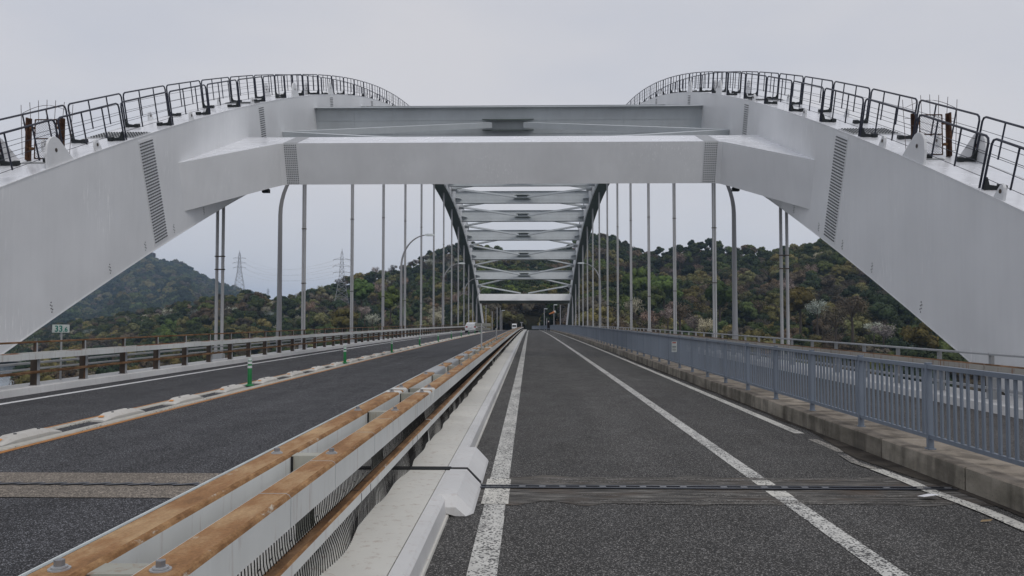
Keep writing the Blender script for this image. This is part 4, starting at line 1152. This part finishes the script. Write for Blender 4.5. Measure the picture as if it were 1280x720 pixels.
# ------------------------------------------------------------------ trees
def rvec(rnd):
    while True:
        v = Vector((rnd.uniform(-1, 1), rnd.uniform(-1, 1), rnd.uniform(-1, 1)))
        if .05 < v.length < 1: return v.normalized()
ICO = bmesh.new(); bmesh.ops.create_icosphere(ICO, subdivisions=2, radius=1)
ICO_V = [v.co.copy() for v in ICO.verts]; ICO_F = [tuple(v.index for v in f.verts) for f in ICO.faces]; ICO.free()
def crown_mesh(kind, seed):
    rnd = random.Random(seed); mb = MB(); lobes = []
    if kind == 'broad':
        lobes.append((Vector((0, 0, .05)), .62))
        for i in range(9):
            a = i / 9 * 2 * math.pi + rnd.uniform(-.4, .4); zz = rnd.uniform(-.35, .45); r = rnd.uniform(.28, .46)
            lobes.append((Vector((math.cos(a) * .62, math.sin(a) * .62, zz)), r))
        for i in range(4): lobes.append((Vector((rnd.uniform(-.35, .35), rnd.uniform(-.35, .35), rnd.uniform(.5, .75))), rnd.uniform(.25, .36)))
        nl, ls, core = 95, .085, .88
    elif kind == 'conifer':
        for i in range(9):
            f = i / 8; lobes.append((Vector((rnd.uniform(-.07, .07), rnd.uniform(-.07, .07), -.8 + 2.1 * f)), .55 * (1 - f) + .08))
        nl, ls, core = 90, .085, .85
    else:
        for i in range(12):
            v = rvec(rnd); lobes.append((Vector((v.x * .62, v.y * .62, v.z * .45 + .1)), rnd.uniform(.26, .42)))
        nl, ls, core = 85, .05, 0
    for c, r in lobes:
        if core:
            mb.add([c + v * r * core * (1 + .22 * noise.noise(v * 2.3 + Vector((seed, 0, 0)))) for v in ICO_V], ICO_F, 0)
        for i in range(int(nl * (r / .4) ** 1.3)):
            v = rvec(rnd)
            if v.z < -.55 and core: continue
            p = c + v * r * (rnd.uniform(.86, 1.14) if core else rnd.uniform(.25, 1.1))
            nrm = (v + rvec(rnd) * .7).normalized(); u = nrm.orthogonal().normalized(); w_ = nrm.cross(u); s = ls * rnd.uniform(.6, 1.35)
            a = rnd.uniform(0, 6.28); u, w_ = u * math.cos(a) + w_ * math.sin(a), w_ * math.cos(a) - u * math.sin(a)
            mb.add([p - u * s, p + w_ * s * .7, p + u * s * 1.1, p - w_ * s * .8], [(0, 1, 2, 3)], 0)
    if kind == 'sparse':
        for i in range(26):
            v = rvec(rnd); v.z = abs(v.z) * .8 + .05
            mb.tube([(0, 0, -.5), v * .4, Vector((v.x * .95, v.y * .95, v.z * .85))], [.03, .018, .006], 3, cap=False)
    return mb.mesh('crown', M['leaf'], fix=False)
KINDS = [('broad', 1), ('broad', 2), ('broad', 3), ('conifer', 4), ('sparse', 5), ('sparse', 6)]
crowns = [crown_mesh(k, s) for k, s in KINDS]
def trunk_mesh(kind, seed):
    rnd = random.Random(seed); mb = MB()
    mb.tube([(0, 0, -1.9), (.02, .01, -1.2), (.0, .03, -.5), (.03, 0, .2)], [.085, .065, .055, .03], 7)
    for i in range(6):
        a = rnd.uniform(0, 6.28); z0 = rnd.uniform(-.9, -.2)
        mb.tube([(0, 0, z0), (math.cos(a) * .3, math.sin(a) * .3, z0 + .35), (math.cos(a) * .6, math.sin(a) * .6, z0 + .8)], [.035, .022, .008], 5)
    return mb.mesh('trunk', M['bark'])
trunks = [trunk_mesh(k, s) for k, s in KINDS]
# palette: (base colour, kind list, words)
PAL = {'dark': ((.030, .042, .017), (0, 1, 2), 'dark evergreen'), 'conifer': ((.022, .034, .018), (3,), 'narrow dark conifer'), 'green': ((.064, .080, .024), (0, 1, 2), 'mid green leafy'),
       'bright': ((.068, .098, .024), (0, 1, 2), 'bright fresh green'), 'olive': ((.125, .115, .046), (0, 1, 2, 5), 'olive leafy'), 'brown': ((.098, .078, .052), (4, 5, 0), 'brown half-bare'),
       'gold': ((.105, .09, .030), (0, 1), 'golden green'), 'pink': ((.27, .21, .18), (4, 5), 'pale pink blossoming'), 'white': ((.34, .34, .27), (4, 5), 'creamy white blossoming')}
def pick(px, Y, s, rnd):
    """s = 0 at the foot of the slope, 1 at the ridge"""
    q = noise.noise(Vector((px * .012, Y * .013, 9.1))); q2 = noise.noise(Vector((px * .02 + 40, Y * .02, 2.0)))
    r = rnd.random()
    if r < .030: return 'pink'
    if r < .042: return 'white'
    if px > 700:
        if s > .80: return rnd.choice(('dark', 'dark', 'conifer', 'conifer', 'green', 'brown')) if px < 960 else rnd.choice(('green', 'dark', 'olive'))
        if px > 1080: return rnd.choice(('dark', 'dark', 'dark', 'green', 'brown'))
        if s < .16: return rnd.choice(('brown', 'brown', 'pink', 'olive', 'gold', 'brown'))
        if q > .18: return rnd.choice(('green', 'bright', 'green', 'dark'))
        if q < -.15: return rnd.choice(('brown', 'brown', 'olive', 'brown', 'dark'))
        return rnd.choice(('olive', 'green', 'olive', 'brown', 'dark', 'gold'))
    if s > .72: return rnd.choice(('dark', 'dark', 'conifer', 'conifer', 'white', 'brown', 'green', 'brown', 'olive'))
    if px < 340 and s < .5: return rnd.choice(('brown', 'olive', 'dark', 'dark', 'brown', 'gold'))
    if q > .15: return rnd.choice(('green', 'bright', 'dark', 'olive'))
    if q < -.12: return rnd.choice(('brown', 'olive', 'dark', 'brown'))
    return rnd.choice(('dark', 'dark', 'green', 'olive', 'brown'))
rnd = random.Random(11)
trees = []                                           # (size, px, Y, X, z, radius, pal)
SPEC = [(1022, 386, 270, 4.6, 'white'), (985, 357, 300, 4.0, 'pink'), (1104, 415, 235, 4.0, 'pink'), (1092, 411, 240, 3.2, 'white'), (868, 404, 230, 3.6, 'pink'), (835, 393, 260, 3.2, 'pink'), (880, 408, 220, 3.2, 'white'), (793, 384, 300, 4.5, 'white'), (812, 398, 270, 3.8, 'pink'), (850, 392, 280, 6.0, 'brown'), (900, 372, 330, 7.0, 'bright'), (800, 355, 400, 8.0, 'bright'), (815, 375, 350, 6.5, 'green'), (430, 402, 290, 5.2, 'gold'), (452, 366, 380, 6.5, 'bright'), (488, 374, 350, 5.5, 'bright'), (474, 361, 430, 4.5, 'pink'), (456, 389, 330, 3.2, 'pink'), (465, 400, 300, 3.8, 'white'), (505, 352, 520, 4, 'pink'), (545, 398, 300, 4.0, 'white'), (386, 384, 400, 4.0, 'pink'), (470, 338, 600, 4.0, 'pink'), (850, 323, 560, 6.0, 'pink'), (1000, 378, 280, 6.0, 'gold'), (700, 384, 330, 6.5, 'bright'), (672, 373, 380, 6.5, 'green'), (830, 362, 380, 8, 'bright'), (1065, 385, 260, 6.5, 'brown'), (1045, 400, 240, 5.5, 'brown'), (1150, 423, 210, 4.5, 'gold'), (640, 398, 330, 6, 'brown'), (655, 385, 360, 7, 'brown')]
for px, py, Y, r, pal in SPEC:
    p = at(px, py, Y); trees.append([r / Y, px, Y, p.x, p.z, r, pal, True])
for i in range(24000):
    px = rnd.uniform(-40, 1290); Y = math.sqrt(rnd.uniform(150 ** 2, 760 ** 2))
    yf, yr = interp(YFOOT, px), interp(YRID, px)
    if Y < yf - 14 or Y > yr + 12: continue
    X = (px - 662) / 1000 * Y
    if abs(X + 1) < 15 and Y < 315: continue
    s = (Y - yf) / (yr - yf)
    r = rnd.uniform(2.4, 5.6) * (1.0 if Y < 500 else .95) * (.72 if Y > yr - 25 else 1)
    gz = ground_z(px, Y)
    if gz < -27.5: continue
    if any(abs(t_[3] - X) < (t_[5] + r) * .52 and abs(t_[2] - Y) < (t_[5] + r) * .60 for t_ in trees[-1:]): continue
    trees.append([r / Y, px, Y, X, gz + r * 1.15, r, None, False])
# thin out overlaps with a grid
grid = {}; keep = []
for t_ in trees:
    cx_, cy_ = int(t_[3] // 6), int(t_[2] // 6); ok = True
    if not t_[7]:
        for dx in (-1, 0, 1):
            for dy in (-1, 0, 1):
                for o_ in grid.get((cx_ + dx, cy_ + dy), ()):
                    if math.hypot(o_[3] - t_[3], o_[2] - t_[2]) < (o_[5] + t_[5]) * (.50 if o_[7] is False else .75): ok = False
    else:
        ok = True
    if ok: grid.setdefault((cx_, cy_), []).append(t_); keep.append(t_)
trees = keep
for t_ in trees:
    if t_[6] is None:
        yf, yr = interp(YFOOT, t_[1]), interp(YRID, t_[1]); t_[6] = pick(t_[1], t_[2], (t_[2] - yf) / (yr - yf), rnd)
# distant mountain trees
far = []
for i in range(5200):
    px = rnd.uniform(20, 330); Y = rnd.uniform(1150, 2110)
    r = rnd.uniform(5, 12); z = mount(px, Y) + r * .5
    far.append([r / Y, px, Y, (px - 662) / 1000 * Y, z, r, rnd.choice(('dark', 'dark', 'green', 'brown', 'olive', 'dark')) if rnd.random() > .03 else 'pink', False])
vis = [t_ for t_ in trees if 40 < t_[1] < 1200 and t_[4] + t_[5] > EYE - .055 * t_[2]]
vis.sort(key=lambda t_: (-int(t_[7]), -t_[0]))
single = vis[:298]; sid = set(id(t_) for t_ in single)
def tint_of(pal, rnd):
    c = PAL[pal][0]; k = rnd.uniform(.6, 1.5); j = rnd.uniform(-.12, .12)
    return (c[0] * k * (1 + j), c[1] * k, c[2] * k * (1 - j))
UNIQ = {0: 'white blossoming tree standing alone among dark woods beside the double hanger on the right', 1: 'pale pink blossoming tree high on the dark slope right of the right double hanger', 12: 'golden green tree low on the left hillside behind the hangers'}
def tree_label(t_, side):
    px = t_[1]; s = (t_[2] - interp(YFOOT, px)) / (interp(YRID, px) - interp(YFOOT, px))
    lv = 'low' if s < .10 else ('fairly low' if s < .2 else ('partway up' if s < .32 else 'high up'))
    ph = [662 + 1000 * (XL + .12) / y for y in HY] if px < 620 else [662 + 1000 * (XR - .12) / y for y in HY]
    if 620 <= px <= 700: wh = 'seen beyond the far end of the %s road' % ('main' if px < 660 else 'side')
    elif px < 620:
        k = sum(1 for q in ph if q < px); wh = 'left of the first left hanger' if k == 0 else 'just right of the %s left hanger' % nth(min(k, 14))
    else:
        k = sum(1 for q in ph if q > px); wh = 'right of the first right hanger' if k == 0 else 'just left of the %s right hanger' % nth(min(k, 14))
    sz = 'large ' if t_[5] > 4.4 else ('small ' if t_[5] < 3.3 else '')
    return '%s%s tree %s, %s' % (sz, PAL[t_[6]][2], lv, wh)
used_l = {}
for i, t_ in enumerate(single):
    k = random.Random(i).choice(PAL[t_[6]][1]); r = t_[5]
    nm = 'conifer_tree' if t_[6] == 'conifer' else ('blossom_tree' if t_[6] in ('pink', 'white') else 'broadleaf_tree')
    side = 'left' if t_[1] < 600 else ('right' if t_[1] > 720 else 'far central')
    o = empty(nm, (t_[3], t_[2], t_[4] - r * 1.85), cat='tree')
    lb = tree_label(t_, side)
    if i in UNIQ: lb = UNIQ[i]
    tag(o, lb, 'tree', '%s trees on the %s hillside' % (PAL[t_[6]][2], side) if i not in UNIQ else None)
    rz = rnd.uniform(0, 6.28); zs = r * (1.25 if t_[6] == 'conifer' else rnd.uniform(.82, 1.05)); rs_ = r * (.62 if t_[6] == 'conifer' else 1)
    c = link('crown', crowns[k], o, (0, 0, r * 1.85), (0, 0, rz), (rs_, rs_, zs)); c.color = (*tint_of(t_[6], rnd), 1)
    link('trunk', trunks[k], o, (0, 0, r * 1.85), (0, 0, rz), (r, r, r))
restt = [t_ for t_ in trees if id(t_) not in sid] + far
# the remaining woods as one object of instances
me = bpy.data.meshes.new('forest'); me.from_pydata([(t_[3], t_[2], t_[4]) for t_ in restt], [], [])
n_ = len(restt)
for a_n, a_t in (('variant', 'INT'), ('turn', 'FLOAT_VECTOR'), ('size', 'FLOAT_VECTOR'), ('tint', 'FLOAT_COLOR')): me.attributes.new(a_n, a_t, 'POINT')
kk = []; rr = []; ss = []; cc = []
for t_ in restt:
    con = t_[6] == 'conifer'; r = t_[5]
    kk.append(rnd.choice(PAL[t_[6]][1])); rr += [0, 0, rnd.uniform(0, 6.28)]; ss += [r * (.6 if con else 1), r * (.6 if con else 1), r * (1.25 if con else rnd.uniform(.8, 1.05))]
    cc += [*tint_of(t_[6], rnd), 1]
me.attributes['variant'].data.foreach_set('value', kk); me.attributes['turn'].data.foreach_set('vector', rr); me.attributes['size'].data.foreach_set('vector', ss); me.attributes['tint'].data.foreach_set('color', cc)
forest = link('forest', me); tag(forest, 'mixed spring woods covering the hillsides behind the bridge', 'woods', kind='stuff')
protos = {}
for i, t_ in enumerate(single):
    pass
src = {}
for ob in COL.objects:
    if ob.name.startswith('crown'):
        for k, cm in enumerate(crowns):
            if ob.data is cm and k not in src: src[k] = ob
ng = bpy.data.node_groups.new('forest', 'GeometryNodeTree')
ng.interface.new_socket('Geometry', in_out='INPUT', socket_type='NodeSocketGeometry'); ng.interface.new_socket('Geometry', in_out='OUTPUT', socket_type='NodeSocketGeometry')
gi = N(ng, 'NodeGroupInput'); go = N(ng, 'NodeGroupOutput'); jn = N(ng, 'GeometryNodeJoinGeometry')
def named(nm, ty):
    a = N(ng, 'GeometryNodeInputNamedAttribute', data_type=ty); a.inputs['Name'].default_value = nm; return [s for s in a.outputs if s.enabled and s.name == 'Attribute'][0]
va, tu, si = named('variant', 'INT'), named('turn', 'FLOAT_VECTOR'), named('size', 'FLOAT_VECTOR')
for k in range(len(crowns)):
    if k not in src: continue
    cmp_ = N(ng, 'FunctionNodeCompare', data_type='INT', operation='EQUAL')
    ia = [s for s in cmp_.inputs if s.enabled]; ng.links.new(va, ia[0]); ia[1].default_value = k
    oi = N(ng, 'GeometryNodeObjectInfo', transform_space='ORIGINAL'); oi.inputs['Object'].default_value = src[k]
    ip = N(ng, 'GeometryNodeInstanceOnPoints')
    ng.links.new(gi.outputs[0], ip.inputs['Points']); ng.links.new(cmp_.outputs[0], ip.inputs['Selection'])
    sm = N(ng, 'GeometryNodeSetMaterial'); sm.inputs['Material'].default_value = M['leaf_inst']
    ng.links.new(oi.outputs['Geometry'], sm.inputs[0]); ng.links.new(sm.outputs[0], ip.inputs['Instance'])
    ng.links.new(tu, ip.inputs['Rotation']); ng.links.new(si, ip.inputs['Scale'])
    ng.links.new(ip.outputs[0], jn.inputs[0])
ng.links.new(jn.outputs[0], go.inputs[0])
md = forest.modifiers.new('woods', 'NODES'); md.node_group = ng
print('trees', len(trees), 'single', len(single), 'rest', n_)

# ------------------------------------------------------------------ pylons and houses
def pylon(px, ytop, ybase, Y, label, arms=True, thick=1.0):
    T_, Bs = at(px, ytop, Y), at(px, ybase, Y); H = T_.z - Bs.z
    o = empty('pylon', tuple(Bs), rad(12), label=label, cat='pylon')
    mb = MB(); w0, w1, w2 = H * .125, H * .045, H * .018; zk = H * .50
    def hw(z): return w0 + (w1 - w0) * z / zk if z < zk else w1 + (w2 - w1) * (z - zk) / (H * .92 - zk)
    lv = [0, .12, .24, .34, .43, .50, .58, .66, .74, .82, .92]; r = H * .0042 * thick
    for a, b2 in zip(lv, lv[1:]):
        za, zb = a * H, b2 * H; ha, hb = hw(za), hw(zb)
        cs = [(-1, -1), (1, -1), (1, 1), (-1, 1)]
        for q in range(4):
            (x0, y0), (x1, y1) = cs[q], cs[(q + 1) % 4]
            mb.tube([(x0 * ha, y0 * ha, za), (x0 * hb, y0 * hb, zb)], r, 4, cap=False)
            mb.tube([(x0 * ha, y0 * ha, za), (x1 * hb, y1 * hb, zb)], r * .6, 3, cap=False)
            mb.tube([(x1 * ha, y1 * ha, za), (x0 * hb, y0 * hb, zb)], r * .6, 3, cap=False)
            mb.tube([(x0 * hb, y0 * hb, zb), (x1 * hb, y1 * hb, zb)], r * .6, 3, cap=False)
    mb.tube([(0, 0, H * .92), (0, 0, H)], r * 1.5, 4)
    for q in range(4): mb.tube([(0, 0, H * .97), ((-1, 1, 1, -1)[q] * w2, (-1, -1, 1, 1)[q] * w2, H * .90)], r, 4)
    mb.build('lattice_tower', M['pylon'], o)
    for z, ln in ((.80, .15), (.68, .16), (.56, .155)):
        for s in (-1, 1):
            m2 = MB(); m2.tube([(0, 0, z * H), (s * ln * H, 0, z * H)], r * 1.1, 4); m2.tube([(s * .02 * H, 0, z * H + H * .035), (s * ln * H, 0, z * H)], r * .9, 4)
            m2.tube([(s * ln * H, 0, z * H), (s * ln * H, 0, z * H - H * .022)], r * 1.3, 4)
            m2.build('cross_arm', M['pylon'], o)
    return o, H
p1, H1 = pylon(427, 311, 379, 520, 'steel lattice power pylon on the left hillside between two hangers', thick=.85)
p2, H2 = pylon(299, 313, 362, 900, 'pale distant power pylon on the ridge left of the left lamp post', thick=1.0)
p3, H3 = pylon(335, 360, 372, 2400, 'tiny power pylon on the skyline just left of the left lamp post', thick=2.5)
pw = MB()
for z in (.78, .66, .54):
    for s in (-1, 1):
        a = p1.location + Vector((s * H1 * .15, 0, H1 * z)); b2 = p2.location + Vector((s * H2 * .15, 0, H2 * z))
        pts = [a.lerp(b2, i / 14) - Vector((0, 0, 9 * (1 - (2 * i / 14 - 1) ** 2))) for i in range(15)]
        pw.tube(pts, .05, 3, cap=False)
o = pw.build('power_line', M['pylon']); tag(o, 'thin power lines sagging between the two pylons on the left', 'power line')

def house(px, Y, wd, dp_, h, rz, roof, label):
    X = (px - 662) / 1000 * Y; z = max(ground_z(px, Y), -26.5)
    o = empty('house', (X, Y, z - .5), rz, label=label, cat='house')
    h += .5
    MB().box((-wd / 2, -dp_ / 2, 0), (wd / 2, dp_ / 2, h)).build('wall', M['house_wall'], o)
    e = .5; rh = dp_ * .28
    MB().add([(-wd / 2 - e, -dp_ / 2 - e, h), (wd / 2 + e, -dp_ / 2 - e, h), (wd / 2 + e, dp_ / 2 + e, h), (-wd / 2 - e, dp_ / 2 + e, h), (-wd / 2 - e, 0, h + rh), (wd / 2 + e, 0, h + rh)],
             [(0, 1, 5, 4), (2, 3, 4, 5), (0, 4, 3), (1, 2, 5), (0, 3, 2, 1)]).build('roof', M[roof], o)
    for i in range(int(wd / 3)):
        x = -wd / 2 + 1.5 + i * 3; MB().box((x - .6, -dp_ / 2 - .04, 1.6), (x + .6, -dp_ / 2 + .0, 2.8)).build('window', M['window'], o)
house(6, 500, 12, 8, 4, .15, 'house_wall', 'pale-roofed waterside house seen between the left guardrail posts')
house(17, 515, 10, 8, 4, -.1, 'blue_roof', 'blue-roofed waterside house right of the pale-roofed one behind the left guardrail')
house(-4, 545, 14, 8, 5, .2, 'blue_roof', 'larger blue-roofed house at the extreme left edge behind the guardrail')

# ------------------------------------------------------------------ haze
HAZE = 0.00013
if HAZE:
    m = bpy.data.materials.new('thin_haze'); m.use_nodes = True; t = m.node_tree; t.nodes.clear()
    o_ = N(t, 'ShaderNodeOutputMaterial'); pv_ = N(t, 'ShaderNodeVolumePrincipled'); pv_.inputs['Density'].default_value = HAZE; pv_.inputs['Color'].default_value = (.54, .73, 1, 1); pv_.inputs['Anisotropy'].default_value = .2
    lk(t, pv_.outputs[0], o_.inputs['Volume'])
    hz = MB().box((-5010, -400, -60), (4010, 6010, 215)).build('haze', m); tag(hz, kind='stuff'); hz['label'] = 'thin pale haze over the whole scene'
